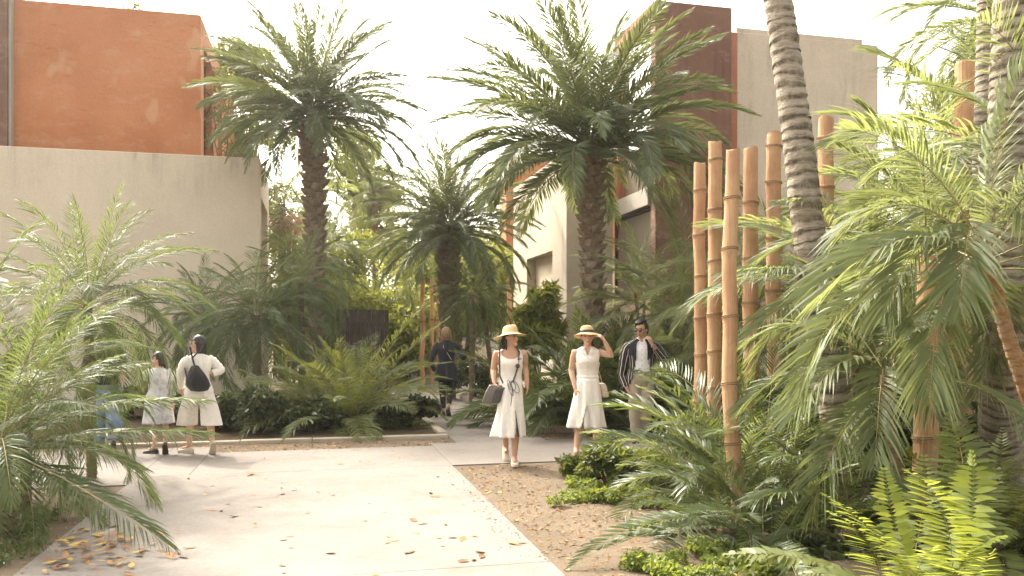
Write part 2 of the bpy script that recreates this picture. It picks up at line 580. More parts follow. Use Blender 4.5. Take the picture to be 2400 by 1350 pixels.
# orange upper storey
OC = Vector((-7.14, 18.6, 0)) - C
OT, OB = 8.86, HB - 0.349
lbox(OC + at(-8.4, 0), 8.4, 0.32, OB, OT, 'upper_wall', M['orange'], bl, 0.02)
for (t0, t1, col) in ((0.322, 0.5, 'orange'), (2.1, 3.35, 'orange'), (4.3, 7.2, 'orange')):
    lbox(OC + at(-0.3, t0), 0.298, t1 - t0, OB, OT - 0.552, 'pier', M[col], bl)
lbox(OC + at(-0.3, 0.322), 0.3, 6.878, OT - 0.55, OT - 0.002, 'lintel', M['orange'], bl)
for (t0, t1) in ((0.502, 2.098), (3.352, 4.298)):
    w_ = lbox(OC + at(-0.26, t0), 0.05, t1 - t0, OB, OT - 0.552, 'window', M['glass'], bl)
    for k in range(3):
        lbox(OC + at(-0.208, t0 + (t1 - t0) * k / 2 - 0.03 * (k == 1) - (0.06 if k == 2 else 0)), 0.05, 0.06, OB, OT - 0.555, 'mullion', M['recess'], w_)
lbox(OC + at(-8, 0.33), 7.69, 6.8, OT - 0.5, OT - 0.1, 'roof', M['orange'], bl)
lbox(OC + at(-8, 7.22), 8.0, 0.3, OB, OT - 0.003, 'upper_wall', M['orange'], bl)
lbox(OC + at(-8.4, -0.22), 4.50, 0.21, OB, OT + 0.4, 'rust_panel', M['rust'], bl, 0.01)
lbox(OC + at(-3.895, -0.16), 0.05, 0.155, OB, OT + 0.1, 'edge_strip', M['slabgrey'], bl)

# --- right-hand group: beige wing, rust tower, beige hall
K = Vector((1.21, 18.0, 0))
br = thing('gallery_building', 'beige building with a tall rust brown tower standing behind the date palm', 'building', K)
HK = 5.62
# wing side wall with a niche (faces the path)
lbox(at(0, 0.0), 1.09, 0.30, 0, HK, 'wall', M['concrete2'], br, 0.012)
lbox(at(0, 0.302), 0.3, 0.80, 0, HK - 0.003, 'wall', M['concrete2'], br)
lbox(at(0, 1.104), 0.3, 2.4, 3.50, HK - 0.003, 'lintel', M['concrete2'], br)
lbox(at(0.24, 1.104), 0.06, 2.4, 0, 3.498, 'niche_panel', M['concrete'], br)
lbox(at(0, 3.506), 0.3, 1.5, 0, HK - 0.003, 'wall', M['concrete2'], br)
lbox(at(0.302, 0.31), 1.2, 4.7, HK - 0.7, HK - 0.3, 'roof', M['concrete2'], br)
# tower
T = Vector((2.83, 16.0, 0)) - K
TT = 8.13
TL = 2.26
lbox(T, 1.66, 0.24, 0, TT, 'tower_front', M['rust'], br, 0.015)
lbox(T + at(0, 0.242), 0.22, TL - 0.25, TT - 0.34, TT - 0.003, 'tower_beam', M['redbrown'], br)
lbox(T + at(0.0, TL - 0.22), 0.22, 0.2, 4.48, TT - 0.345, 'tower_post', M['redbrown'], br)
lbox(T + at(1.44, 0.242), 0.22, TL - 0.1, 0, TT - 0.003, 'tower_back', M['rust'], br)
lbox(T + at(0.225, 0.242), 1.21, TL - 0.1, TT - 0.4, TT - 0.1, 'roof', M['rust'], br)
lbox(T + at(-0.06, 0.245), 0.40, TL + 0.0, 4.12, 4.48, 'balcony_slab', M['slabgrey'], br, 0.01)
lbox(T + at(0.06, 0.242), 0.2, TL - 0.02, 0, 2.29, 'base_wall', M['pinkwall'], br)
wl_ = lbox(T + at(0.13, 0.243), 0.03, TL - 0.03, 2.292, 4.118, 'window', M['glass'], br)
for k in (0.0, TL - 0.08):
    lbox(T + at(0.08, 0.245 + k), 0.048, 0.05, 2.345, 4.117, 'frame', M['darkframe'], wl_)
lbox(T + at(0.08, 0.245), 0.048, TL - 0.035, 2.293, 2.343, 'frame', M['darkframe'], wl_)
lbox(T + at(0.08, 0.30), 0.047, TL - 0.14, 4.06, 4.116, 'frame', M['darkframe'], wl_)
wu = lbox(T + at(0.13, 0.243), 0.03, TL - 0.48, 4.482, TT - 0.405, 'window', M['glass'], br)
for k in (0.0, TL - 0.53):
    lbox(T + at(0.10, 0.245 + k), 0.028, 0.045, 4.483, TT - 0.41, 'frame', M['redbrown'], wu)
# hall to the right
HC = Vector((4.76, 17.14, 0)) - K
lbox(HC, 3.44, 7.0, 0, 7.92, 'hall_wall', M['concrete2'], br, 0.015)
lbox(HC + at(0.0, 0.02), 3.05, 6.0, 7.922, 8.02, 'hall_parapet', M['concrete2'], br)
lbox(HC + at(-0.22, 0.0), 0.218, 5.0, 0, 7.90, 'return_wall', M['redbrown'], br)

# --- far orange pavilion seen past the wing
fb = thing('far_pavilion', 'far orange plaster pavilion showing past the beige wing above the hedge', 'building', GX(1184, 30))
lbox((0, 0, 0), 6, 1.2, 0, 4.55, 'wall', M['pinkwall'], fb)
lbox(at(0.05, 0.05), 6, 1.1, 4.552, 8.1, 'upper_wall', M['orange'], fb)
lbox(at(0.0, 0.0), 6.2, 1.2, 8.102, 8.25, 'roof', M['orange'], fb)

# --- dark board screen
ds = thing('board_screen', 'dark brown screen of upright boards among the bushes beside the path', 'fence', GX(788, 17.2))
n_b = 12
wb = 122 / F * 17.2 / n_b
for i in range(n_b):
    b = MB()
    b.box(V * (i * wb + 0.004) + UP * (0.0) + U * R.uniform(-0.006, 0.006), V * (wb - 0.008), U * 0.03, UP * (2.05 + R.uniform(-0.006, 0.006)))
    b.build('board', M['darkboard'], ds)
for z in (0.5, 1.7):
    b = MB()
    b.box(V * 0.01 + U * 0.038 + UP * z, V * (wb * n_b - 0.02), U * 0.04, UP * 0.08)
    b.build('rail', M['darkboard'], ds)

# --- white slatted fence beyond the path
wf = thing('slatted_fence', 'low white slatted fence beyond the small palm at the bend of the path', 'fence', GX(1108, 21.5))
for i in range(8):
    b = MB()
    b.box(V * (i * 0.088 + 0.004), V * 0.078, U * 0.03, UP * (1.58 + R.uniform(-0.01, 0.01)))
    b.build('slat', M['white'], wf)
b = MB()
b.box(V * -0.02 + U * 0.035 + UP * 1.3, V * 0.72, U * 0.04, UP * 0.07)
b.build('rail', M['white'], wf)
# --- low stone wall in the distance
M['stone'] = plaster('field_stone', (0.22, 0.19, 0.15), (0.34, 0.30, 0.24), (0.16, 0.14, 0.1))
sw = thing('stone_wall', 'low grey dry stone wall across the far end of the path', 'wall', GX(895, 25.5))
x = 0.0
row = 0
for row in range(3):
    x = R.uniform(-0.1, 0.1)
    while x < 4.2:
        l_ = R.uniform(0.22, 0.42)
        b = MB()
        h_ = 0.2
        b.box((x, R.uniform(-0.02, 0.02), 0.3 + row * 0.205), (l_ - 0.02, 0, 0), (0, 0.25, 0), (0, 0, h_ - 0.012))
        q = b.build('stone', M['stone'], sw)
        m_ = q.modifiers.new('bevel', 'BEVEL')
        m_.width = 0.03
        x += l_


# ------------------------------------------------------------------ fronds
def resample(pts, n):
    d = [0.0]
    for i in range(1, len(pts)):
        d.append(d[-1] + (pts[i] - pts[i - 1]).length)
    out = []
    k = 0
    for i in range(n):
        s = d[-1] * i / (n - 1)
        while k < len(pts) - 2 and d[k + 1] < s:
            k += 1
        f = (s - d[k]) / max(1e-9, d[k + 1] - d[k])
        out.append(pts[k].lerp(pts[k + 1], f))
    return out, d[-1]


SP = {
    # n leaflets a side, leaflet length (share of frond), width, angle base>tip, V angle, droop, jitter, bare stalk share, profile exponent
    'date': dict(n=112, ll=0.150, w=0.0100, a0=60, a1=24, phi=14, dr=0.20, jit=18, pet=0.10, pw=0.45, rr=0.016, mat='lf_date', rmat='rachis', roll=25),
    'areca': dict(n=52, ll=0.25, w=0.0145, a0=58, a1=26, phi=22, dr=0.42, jit=7, pet=0.20, pw=0.5, rr=0.010, mat='lf_areca', rmat='rachis_y', roll=12),
    'feather': dict(n=84, ll=0.165, w=0.0068, a0=60, a1=26, phi=16, dr=0.42, jit=14, pet=0.12, pw=0.5, rr=0.009, mat='lf_feather', rmat='rachis_y', roll=20),
    'small': dict(n=64, ll=0.20, w=0.0105, a0=60, a1=26, phi=20, dr=0.36, jit=12, pet=0.12, pw=0.5, rr=0.010, mat='lf_small', rmat='rachis', roll=20),
    'fern': dict(n=34, ll=0.150, w=0.030, a0=84, a1=62, phi=6, dr=0.16, jit=7, pet=0.06, pw=0.75, rr=0.005, mat='lf_fern', rmat='rachis_y', roll=10),
    'cycad': dict(n=50, ll=0.15, w=0.0135, a0=74, a1=32, phi=18, dr=0.12, jit=6, pet=0.10, pw=0.6, rr=0.008, mat='lf_cycad', rmat='rachis', roll=10),
    'centre': dict(n=52, ll=0.17, w=0.0115, a0=72, a1=40, phi=14, dr=0.22, jit=10, pet=0.10, pw=0.6, rr=0.007, mat='lf_centre', rmat='rachis_y', roll=16),
    'zamia': dict(n=24, ll=0.15, w=0.030, a0=70, a1=40, phi=20, dr=0.10, jit=8, pet=0.10, pw=0.4, rr=0.008, mat='lf_cycad', rmat='rachis_y', roll=25),
}


def frond_mesh(name, pts, sp, rnd, size=None, up=UP, mat=None):
    s = SP[sp] if isinstance(sp, str) else sp
    n = s['n'] + 2
    P, L = resample([Vector(p) for p in pts], n)
    size = size or L
    vs, fs, ms = [], [], []
    rr = s['rr'] * size / 2.0
    n0 = int(n * s['pet'])
    fr = []
    for i in range(n):
        t = (P[min(i + 1, n - 1)] - P[max(i - 1, 0)]).normalized()
        b = t.cross(up)
        if b.length < 0.05:
            b = t.cross(Vector((0.3, 1, 0)))
        if fr and b.dot(fr[-1][1]) < 0:
            b = -b
        b.normalize()
        nn = b.cross(t).normalized()
        fr.append((t, b, nn))
        r = rr * (1 - 0.85 * i / (n - 1))
        vs += [P[i] + b * r, P[i] + nn * r * 0.9, P[i] - b * r, P[i] - nn * r * 0.8]
    for i in range(n - 1):
        for j in range(4):
            k = (j + 1) % 4
            fs.append((i * 4 + j, i * 4 + k, (i + 1) * 4 + k, (i + 1) * 4 + j))
            ms.append(1)
    for i in range(n0, n):
        q = (i - n0) / max(1, n - 1 - n0)
        t, b, nn = fr[i]
        prof = max(0.16, math.sin(math.pi * (0.10 + 0.80 * q ** 0.9)) ** s['pw'])
        if q > 0.8:
            prof *= 1 - 0.55 * (q - 0.8) / 0.2
        for side in (1, -1):
            if rnd.random() < 0.03:
                continue
            al = math.radians(s['a0'] + (s['a1'] - s['a0']) * q + rnd.gauss(0, 4))
            ph = math.radians(s['phi'] + rnd.uniform(-s['jit'], s['jit']))
            ln = size * s['ll'] * prof * rnd.uniform(0.86, 1.08)
            w = size * s['w'] * (0.55 + 0.45 * prof) * rnd.uniform(0.85, 1.15)
            D = t * math.cos(al) + (b * side * math.cos(ph) + nn * math.sin(ph)) * math.sin(al)
            D.normalize()
            wd = (t - D * t.dot(D))
            if wd.length < 0.1:
                wd = nn.copy()
            wd.normalize()
            ro = math.radians(rnd.gauss(0, s['roll'])) - side * 0.35
            wd = wd * math.cos(ro) + D.cross(wd) * math.sin(ro)
            dr = s['dr'] * ln * rnd.uniform(0.7, 1.4)
            p0 = P[i]
            base = i * 4 + (0 if side > 0 else 2)
            k = len(vs)
            for qq, ww in ((0.30, 0.95), (0.68, 0.72)):
                c = p0 + D * (ln * qq) - UP * (dr * qq * qq)
                vs += [c + wd * (w * 0.5 * ww), c - wd * (w * 0.5 * ww)]
            vs.append(p0 + D * ln - UP * dr)
            if side > 0:
                fs += [(base, k, k + 1), (k, k + 2, k + 3, k + 1), (k + 2, k + 4, k + 3)]
            else:
                fs += [(base, k + 1, k), (k + 1, k + 3, k + 2, k), (k + 3, k + 4, k + 2)]
            ms += [0, 0, 0]
    return mesh(name, vs, fs, [M[mat or s['mat']], M[s['rmat']]], False, ms)


def curve_pts(L, bend, side=0.0, k=1.7, n=24):
    """rachis starting along +X, drooping by bend degrees in its own vertical plane"""
    p = Vector((0, 0, 0))
    out = [p.copy()]
    for i in range(n):
        t = (i + 0.5) / n
        a = -math.radians(bend) * t ** k
        y = math.radians(side) * t
        p = p + Vector((math.cos(a) * math.cos(y), math.sin(y), math.sin(a))) * (L / n)
        out.append(p.copy())
    return out


_var = {}


def variants(sp, mat=None):
    key = (sp, mat)
    if key not in _var:
        rnd = random.Random(hash(sp) % 1 + len(_var) * 13 + 5)
        vs = []
        for bend in (22, 38, 55, 72, 92, 112):
            for s_ in (-14, 12):
                vs.append(frond_mesh('%s_frond' % sp, curve_pts(2.0, bend, s_ + rnd.uniform(-6, 6), rnd.uniform(1.3, 2.0)), sp, rnd, mat=mat))
        _var[key] = vs
    return _var[key]


def put_frond(parent, me, c, az, el, sc, roll=0.0, name='frond'):
    o = bpy.data.objects.new(name, me)
    COL.objects.link(o)
    o.parent = parent
    m = Matrix.Rotation(az, 4, 'Z') @ Matrix.Rotation(-el, 4, 'Y') @ Matrix.Rotation(roll, 4, 'X')
    o.matrix_local = Matrix.Translation(c) @ m @ Matrix.Scale(sc, 4)
    return o


def crown(parent, c, sp, nf, L, hi=82, lo=-25, rnd=R, bendy=(0, 5), mat=None, r0=0.08, az0=None, dz=0.25, skip=None):
    vs = variants(sp, mat)
    az0 = rnd.uniform(0, 6.28) if az0 is None else az0
    for i in range(nf):
        t = i / max(1, nf - 1)
        sh, sl_ = math.sin(math.radians(hi)), math.sin(math.radians(lo))
        el = math.asin(max(-0.99, min(0.995, sh + (sl_ - sh) * t ** 1.1))) + math.radians(rnd.uniform(-7, 7))
        az = az0 + i * 2.39996 + rnd.uniform(-0.2, 0.2)
        if skip and skip(az % (2 * math.pi), math.degrees(el)):
            continue
        b = bendy[0] + (bendy[1] - bendy[0]) * min(1, t * 1.15) + rnd.uniform(-0.7, 0.7)
        b = max(0, min(5, int(round(b))))
        me = vs[b * 2 + rnd.randint(0, 1)]
        sc = L / 2.0 * rnd.uniform(0.86, 1.08) * (0.88 + 0.12 * min(1, t * 4))
        p = Vector(c) + Vector((math.cos(az) * r0, math.sin(az) * r0, dz * (0.5 - t)))
        put_frond(parent, me, p, az, el, sc, rnd.uniform(-0.35, 0.35))


def bez(p0, p1, p2, n=20):
    return [p0.lerp(p1, i / n).lerp(p1.lerp(p2, i / n), i / n) for i in range(n + 1)]


def own_frond(parent, origin, p0, p1, p2, sp, size=None, mat=None, seed=0):
    """a frond along a curve given in world space (base, bend, tip), a mesh of its own"""
    pts = [q - origin for q in bez(p0, p1, p2)]
    me = frond_mesh('%s_frond' % sp, pts, sp, random.Random(seed * 7 + 3), size, mat=mat)
    return obj('frond', me, parent)


# ------------------------------------------------------------------ trunks
def boot_mesh():
    b = MB()
    w, h, d = 0.10, 0.19, 0.12
    b.add([(-w, 0, 0), (w, 0, 0), (w * 0.55, d * 0.9, h * 0.62), (-w * 0.55, d * 0.9, h * 0.62),
           (-w * 0.8, -0.03, h * 0.75), (w * 0.8, -0.03, h * 0.75), (w * 0.42, d * 1.15, h * 0.95), (-w * 0.42, d * 1.15, h * 0.95), (0, d * 0.75, h * 0.3)],
          [(0, 1, 8), (1, 2, 8), (2, 3, 8), (3, 0, 8), (3, 2, 6, 7), (1, 5, 6, 2), (0, 3, 7, 4), (7, 6, 5, 4)])
    return mesh('leaf_base', b.v, b.f, M['boot'])


BOOT = boot_mesh()


def date_trunk(parent, H, r0, r1, lean=(0, 0), zboots=0.4, nb=110, rnd=R):
    n = 70
    seg = 28
    rings = []
    for i in range(n):
        t = i / (n - 1)
        z = H * t
        c = Vector((lean[0] * t * t, lean[1] * t * t, z))
        r = r0 + (r1 - r0) * t
        ring = []
        for j in range(seg):
            a = 2 * math.pi * j / seg
            k = 10
            d = math.sin(a * 5 + z * k) * math.sin(-a * 8 + z * k * 1.4)
            ring.append(c + Vector((math.cos(a), math.sin(a), 0)) * (r * (1 + 0.07 * d + 0.05 * noise.noise(Vector((math.cos(a) * 3, math.sin(a) * 3, z * 5))))))
        rings.append(ring)
    b = MB()
    b.loft(rings)
    b.build('trunk', M['trunk_date'], parent, smooth=False)
    for k in range(nb):
        t = k / nb
        z = zboots + (H + 0.12 - zboots) * t
        a = k * 2.39996
        tt = z / H
        r = r0 + (r1 - r0) * tt
        sc = (0.75 + 0.7 * tt ** 2) * rnd.uniform(0.85, 1.15) * r1 / 0.22
        o = bpy.data.objects.new('leaf_base', BOOT)
        COL.objects.link(o)
        o.parent = parent
        o.matrix_local = (Matrix.Translation((lean[0] * tt * tt + math.cos(a) * r * 0.93, lean[1] * tt * tt + math.sin(a) * r * 0.93, z))
                          @ Matrix.Rotation(a - math.pi / 2 + rnd.uniform(-0.2, 0.2), 4, 'Z') @ Matrix.Rotation(rnd.uniform(-0.05, 0.35) * (1 - tt) - 0.15 * tt, 4, 'X') @ Matrix.Scale(sc, 4))


def ring_trunk(parent, pts, r0, r1, pitch, mat, name='trunk', rnd=R, depth=0.06, seg=26):
    P, L = resample([Vector(p) for p in pts], 40)
    n = int(L / pitch)
    fine, _ = resample(P, n * 4 + 1)
    rings = []
    rj = 0
    tilt = (0, 0)
    for i, p in enumerate(fine):
        t = (fine[min(i + 1, len(fine) - 1)] - fine[max(i - 1, 0)]).normalized()
        a = Vector((0, 1, 0))
        a = (a - t * a.dot(t)).normalized()
        b_ = t.cross(a)
        k = i % 4
        if k == 0:
            rj = rnd.uniform(-0.018, 0.018)
            ph = rnd.uniform(0, 6.28)
            am = rnd.uniform(0.1, 0.32) * pitch
        r = (r0 + (r1 - r0) * i / len(fine)) * (1 + rj) * (1 + depth * (0.5, 0.0, -0.25, -0.75)[k])
        ring = []
        for j in range(seg):
            q = 2 * math.pi * j / seg
            sh = am * math.sin(q + ph) + pitch * 0.16 * noise.noise(Vector((math.cos(q) * 2.2, math.sin(q) * 2.2, i * 0.25 + r0 * 90)))
            rr = r * (1 + 0.035 * noise.noise(Vector((math.cos(q) * 3, math.sin(q) * 3, i * 0.8 + 9))))
            ring.append(p + a * (rr * math.cos(q)) + b_ * (rr * math.sin(q)) + t * sh)
        rings.append(ring)
    b = MB()
    b.loft(rings)
    o = b.build(name, mat, parent)
    at_ = o.data.attributes.new('scar', 'FLOAT', 'POINT')
    at_.data.foreach_set('value', [(0.75, 0.15, 0.1, 1.0)[i % 4] for i in range(len(rings)) for _ in range(seg)])
    return o


# ------------------------------------------------------------------ leaf clouds (broad leaved foliage)
def leaf_cloud(name, parent, clumps, nleaf, size, mat, seed=0, flat=0.35, stuff=True, aspect=0.42, shell=0.55, mats=None):
    """thousands of folded leaf blades spread through uneven clumps; clumps = [(centre, (rx,ry,rz))]"""
    g = np.random.default_rng(seed + 11)
    vol = np.array([max(1e-6, r[0] * r[1] * r[2]) ** 0.67 for _, r in clumps])
    cnt = np.maximum(6, (nleaf * vol / vol.sum()).astype(int))
    C_, N_ = [], []
    for (c, r), k in zip(clumps, cnt):
        d = g.normal(size=(k, 3))
        d /= np.linalg.norm(d, axis=1, keepdims=True)
        rad = shell + (1 - shell) * g.random((k, 1)) ** 0.6
        rad *= 1 + 0.22 * np.sin(d[:, :1] * 7 + seed) * np.cos(d[:, 1:2] * 6 + d[:, 2:] * 5)
        C_.append(np.array(c) + d * rad * np.array(r))
        N_.append(d)
    P = np.concatenate(C_)
    N = np.concatenate(N_)
    k = len(P)
    dirn = N * 0.7 + g.normal(size=(k, 3)) * 0.7
    dirn[:, 2] -= flat * g.random(k)
    dirn /= np.linalg.norm(dirn, axis=1, keepdims=True)
    up = g.normal(size=(k, 3)) * 0.6 + np.array([0, 0, 1.0])
    sd = np.cross(dirn, up)
    sd /= np.linalg.norm(sd, axis=1, keepdims=True) + 1e-9
    nm = np.cross(sd, dirn)
    s = size * (0.6 + 0.8 * g.random((k, 1)))
    v0 = P - dirn * s * 0.5
    v1 = P + sd * s * aspect * 0.5 + nm * s * 0.08
    v2 = P + dirn * s * 0.5 - nm * s * 0.10
    v3 = P - sd * s * aspect * 0.5 + nm * s * 0.08
    verts = np.stack([v0, v1, v2, v3], axis=1).reshape(-1, 3)
    me = bpy.data.meshes.new(name)
    nf = 2 * k
    idx = np.arange(k)[:, None] * 4
    loops = np.concatenate([idx + [0, 1, 2], idx + [0, 2, 3]], axis=1).reshape(-1)
    me.vertices.add(4 * k)
    me.vertices.foreach_set('co', verts.astype(np.float32).ravel())
    me.loops.add(3 * nf)
    me.loops.foreach_set('vertex_index', loops.astype(np.int32))
    me.polygons.add(nf)
    me.polygons.foreach_set('loop_start', (np.arange(nf) * 3).astype(np.int32))
    me.polygons.foreach_set('loop_total', np.full(nf, 3, np.int32))
    me.materials.append(mat)
    me.update(calc_edges=True)
    o = obj(name, me, parent)
    if stuff:
        o['kind'] = 'stuff'
    return o


def clumps_in(rnd, c, r, n, cr):
    out = []
    for _ in range(n):
        while True:
            d = Vector((rnd.uniform(-1, 1), rnd.uniform(-1, 1), rnd.uniform(-1, 1)))
            if d.length < 1:
                break
        k = cr * rnd.uniform(0.6, 1.35)
        out.append(((c[0] + d.x * r[0], c[1] + d.y * r[1], c[2] + d.z * r[2]), (k, k, k * 0.8)))
    return out


def shrub(name, label, loc, h, w, mat, nleaf, lsize, seed, cat='shrub', group=None, nst=5, nclump=9, cr=0.3, aspect=0.42, low=0.45):
    rnd = random.Random(seed)
    t = thing(name, label, cat, loc, group=group)
    cl = clumps_in(rnd, (0, 0, h * (0.5 + low * 0.15)), (w * 0.36, w * 0.36, h * 0.36), nclump, cr * min(h, w))
    leaf_cloud('foliage', t, cl, nleaf, lsize, mat, seed, aspect=aspect)
    b = MB()
    for k in range(nst):
        c, _ = cl[k % len(cl)]
        p0 = Vector((rnd.uniform(-0.05, 0.05) * w, rnd.uniform(-0.05, 0.05) * w, 0.0))
        b.tube(bez(p0, Vector((c[0] * 0.3, c[1] * 0.3, c[2] * 0.6)), Vector(c), 6), [0.018 * (1 - 0.1 * i) for i in range(7)], 5)
    b.build('stem', M['stem'], t)
    return t


def tree(name, label, loc, H, crown_c, crown_r, mat, nleaf, lsize, seed, tr=0.12, cat='tree', group=None, ncl=26, cr=0.55):
    rnd = random.Random(seed)
    t = thing(name, label, cat, loc, group=group)
    cl = clumps_in(rnd, crown_c, crown_r, ncl, cr)
    leaf_cloud('crown', t, cl, nleaf, lsize, mat, seed)
    b = MB()
    top = Vector((crown_c[0] * 0.4, crown_c[1] * 0.4, H * 0.55))
    b.tube(bez(Vector((0, 0, -0.05)), Vector((0.1, 0, H * 0.25)), top, 8), [tr * (1 - 0.06 * i) for i in range(9)], 8)
    for k in range(12):
        c = Vector(cl[k % len(cl)][0])
        b.tube(bez(top * rnd.uniform(0.7, 1.0), top.lerp(c, 0.5) + Vector((0, 0, 0.3)), c, 6), [tr * 0.45 * (1 - 0.13 * i) for i in range(7)], 5)
    b.build('trunk', M['bark'], t)
    return t


# ------------------------------------------------------------------ the three date palms
def date_palm(label, px, d, ztop, r0, r1, L, nf, lean=(0, 0), seed=1, lo=-22, hi=83, az0=0.0):
    rnd = random.Random(seed)
    t = thing('date_palm', label, 'palm tree', GX(px, d), group='date palms')
    date_trunk(t, ztop, r0, r1, lean, nb=150, rnd=rnd)
    crown(t, (lean[0], lean[1], ztop + 0.2), 'date', nf, L, hi, lo, rnd, bendy=(0, 3.0), r0=0.10, dz=0.5, az0=az0)
    return t


date_palm('tallest crowned date palm whose rough trunk stands before the beige wing', 1394, 14.0, 4.6, 0.155, 0.165, 2.75, 92, (-0.10, 0), 3, lo=-2)
date_palm('date palm rising beside the red doorway of the concrete building', 742, 17.2, 6.05, 0.15, 0.185, 2.35, 92, (-0.08, 0), 8, lo=-8)
date_palm('shorter date palm over the path behind the walker in navy', 1052, 19.0, 3.85, 0.16, 0.19, 2.15, 84, (0.0, 0), 14, lo=-18)

# ------------------------------------------------------------------ ringed palm trunks and bamboo posts (right)
def ringed(label, base, pts, r0, r1, pitch=0.085, fr=None, seed=2):
    t = thing('ringed_palm', label, 'palm tree', base, group='ringed palm trunks')
    ring_trunk(t, [Vector(p) - base for p in pts], r0, r1, pitch, M['trunk_ring'], rnd=random.Random(seed))
    if fr:
        fr(t, Vector(pts[-1]) - base)
    return t


b0 = G(2002, 1205)
ringed('leaning grey ringed palm trunk passing behind the bamboo posts', b0,
       [b0, W(1955, 930, 7.0), W(1907, 650, 7.05), W(1872, 340, 7.1), W(1824, 0, 7.2), W(1780, -300, 7.3), W(1745, -560, 7.4)], 0.155, 0.105, 0.098,
       None)
b0 = G(2342, 1185)
ringed('thick brown ringed palm trunk at the outer edge beside the ferns', b0,
       [b0, W(2352, 800, 6.0), W(2362, 400, 6.05), W(2374, 0, 6.1), W(2380, -400, 6.2), W(2385, -700, 6.3)], 0.175, 0.115, 0.088,
       None, 6)
b0 = G(2275, 1075)
ringed('slimmer ringed palm trunk whose hanging fronds show at the top corner', b0,
       [b0, W(2300, 600, 8.2), W(2314, 200, 8.2), W(2318, 0, 8.2), W(2322, -260, 8.2)], 0.125, 0.105, 0.082,
       None, 9)
b0 = GX(2400, 11)
t_ = thing('coconut_palm', 'palm whose arching fronds show at the top between the ringed trunks', 'palm tree', b0)
ring_trunk(t_, [Vector((0, 0, -0.05)), Vector((-0.1, 0, 3)), W(2350, 40, 11) - b0], 0.14, 0.11, 0.09, M['trunk_ring'])
crown(t_, W(2350, 40, 11) - b0, 'date', 34, 1.75, 75, -35, random.Random(12), (1, 5), mat='lf_areca')


def bamboo(label, bx, by, tx, ty, wpx, seed, bend=0.0):
    rnd = random.Random(seed)
    base = G(bx, by)
    d = base.y
    top = W(tx, ty, d) - base
    t = thing('bamboo_post', label, 'post', base, group='thick bamboo posts')
    r = wpx * 0.9 / F * d / 2
    H = top.z
    b = MB()
    seg = 20
    rings = []
    nodes = []
    z = rnd.uniform(0.1, 0.35)
    while z < H - 0.12:
        nodes.append(z)
        z += rnd.uniform(0.38, 0.62)
    zs = [-0.03]
    for q in nodes:
        zs += [q - 0.16, q - 0.035, q - 0.012, q, q + 0.010, q + 0.035, q + 0.16]
    zs += [H - 0.02, H]
    zs = sorted(zs)
    kx = [rnd.uniform(-0.014, 0.014) for _ in nodes] + [0]

    def centre(z):
        s = z / H
        o_ = Vector((top.x * s + bend * math.sin(math.pi * s), top.y * s, z))
        for q, k in zip(nodes, kx):
            o_.x += k * math.exp(-((z - q) / 0.3) ** 2)
        return o_
    for z in zs:
        bulge = 0
        for q in nodes:
            dz = abs(z - q)
            bulge += 0.10 * math.exp(-(dz / 0.018) ** 2) + 0.035 * math.exp(-(dz / 0.09) ** 2)
        taper = 1.06 - 0.10 * z / H
        c = centre(z)
        ring = []
        for j in range(seg):
            a = 2 * math.pi * j / seg
            rr = r * taper * (1 + bulge) * (1 + 0.03 * noise.noise(Vector((math.cos(a) * 2, math.sin(a) * 2, z * 1.5 + seed))))
            if z >= H - 0.001:
                rr *= 0.95
            ring.append(c + Vector((math.cos(a) * rr, math.sin(a) * rr, 0.012 * math.sin(a * 2 + seed) if z > H - 0.03 else 0)))
        rings.append(ring)
    b.loft(rings)
    b.build('cane', M['bamboo'], t)
    for q in nodes:
        c = centre(q)
        k = MB()
        for h in range(2):
            pts = []
            for j in range(19):
                a = 2 * math.pi * j / 18
                rr = r * 1.115 * (1.06 - 0.10 * q / H) + 0.003
                pts.append(c + Vector((math.cos(a) * rr, math.sin(a) * rr, 0.006 + 0.016 * h + 0.008 * math.sin(a + seed))))
            k.tube(pts, 0.0045, 5, cap=False)
        k.build('cord_tie', M['cord'], t)
    return t


bamboo('shortest bamboo post at the end of the row next to the feathery palm', 1642, 1085, 1640, 383, 31, 1)
bamboo('bamboo post second from the end with a slight bow', 1668, 1115, 1675, 333, 35, 2, 0.02)
bamboo('bamboo post standing forward of its row and rooted in the fern bed', 1735, 1245, 1718, 352, 37, 3, -0.06)
bamboo('bamboo post with a split face between two taller posts', 1762, 1120, 1760, 347, 38, 4)
bamboo('tall bamboo post touching the leaning ringed trunk', 1816, 1120, 1814, 317, 38, 5)
bamboo('tall bamboo post behind the areca leaves beyond the leaning trunk', 1928, 1095, 1937, 275, 39, 6)
bamboo('tallest bamboo post squared by a split rising out of the areca palms', 2255, 1110, 2265, 148, 60, 7)
bamboo('thick short bamboo post among the bright sword ferns', 2160, 1270, 2178, 600, 58, 8)
bamboo('stout bamboo post partly hidden by the drooping areca fronds', 2262, 1130, 2235, 560, 62, 9)
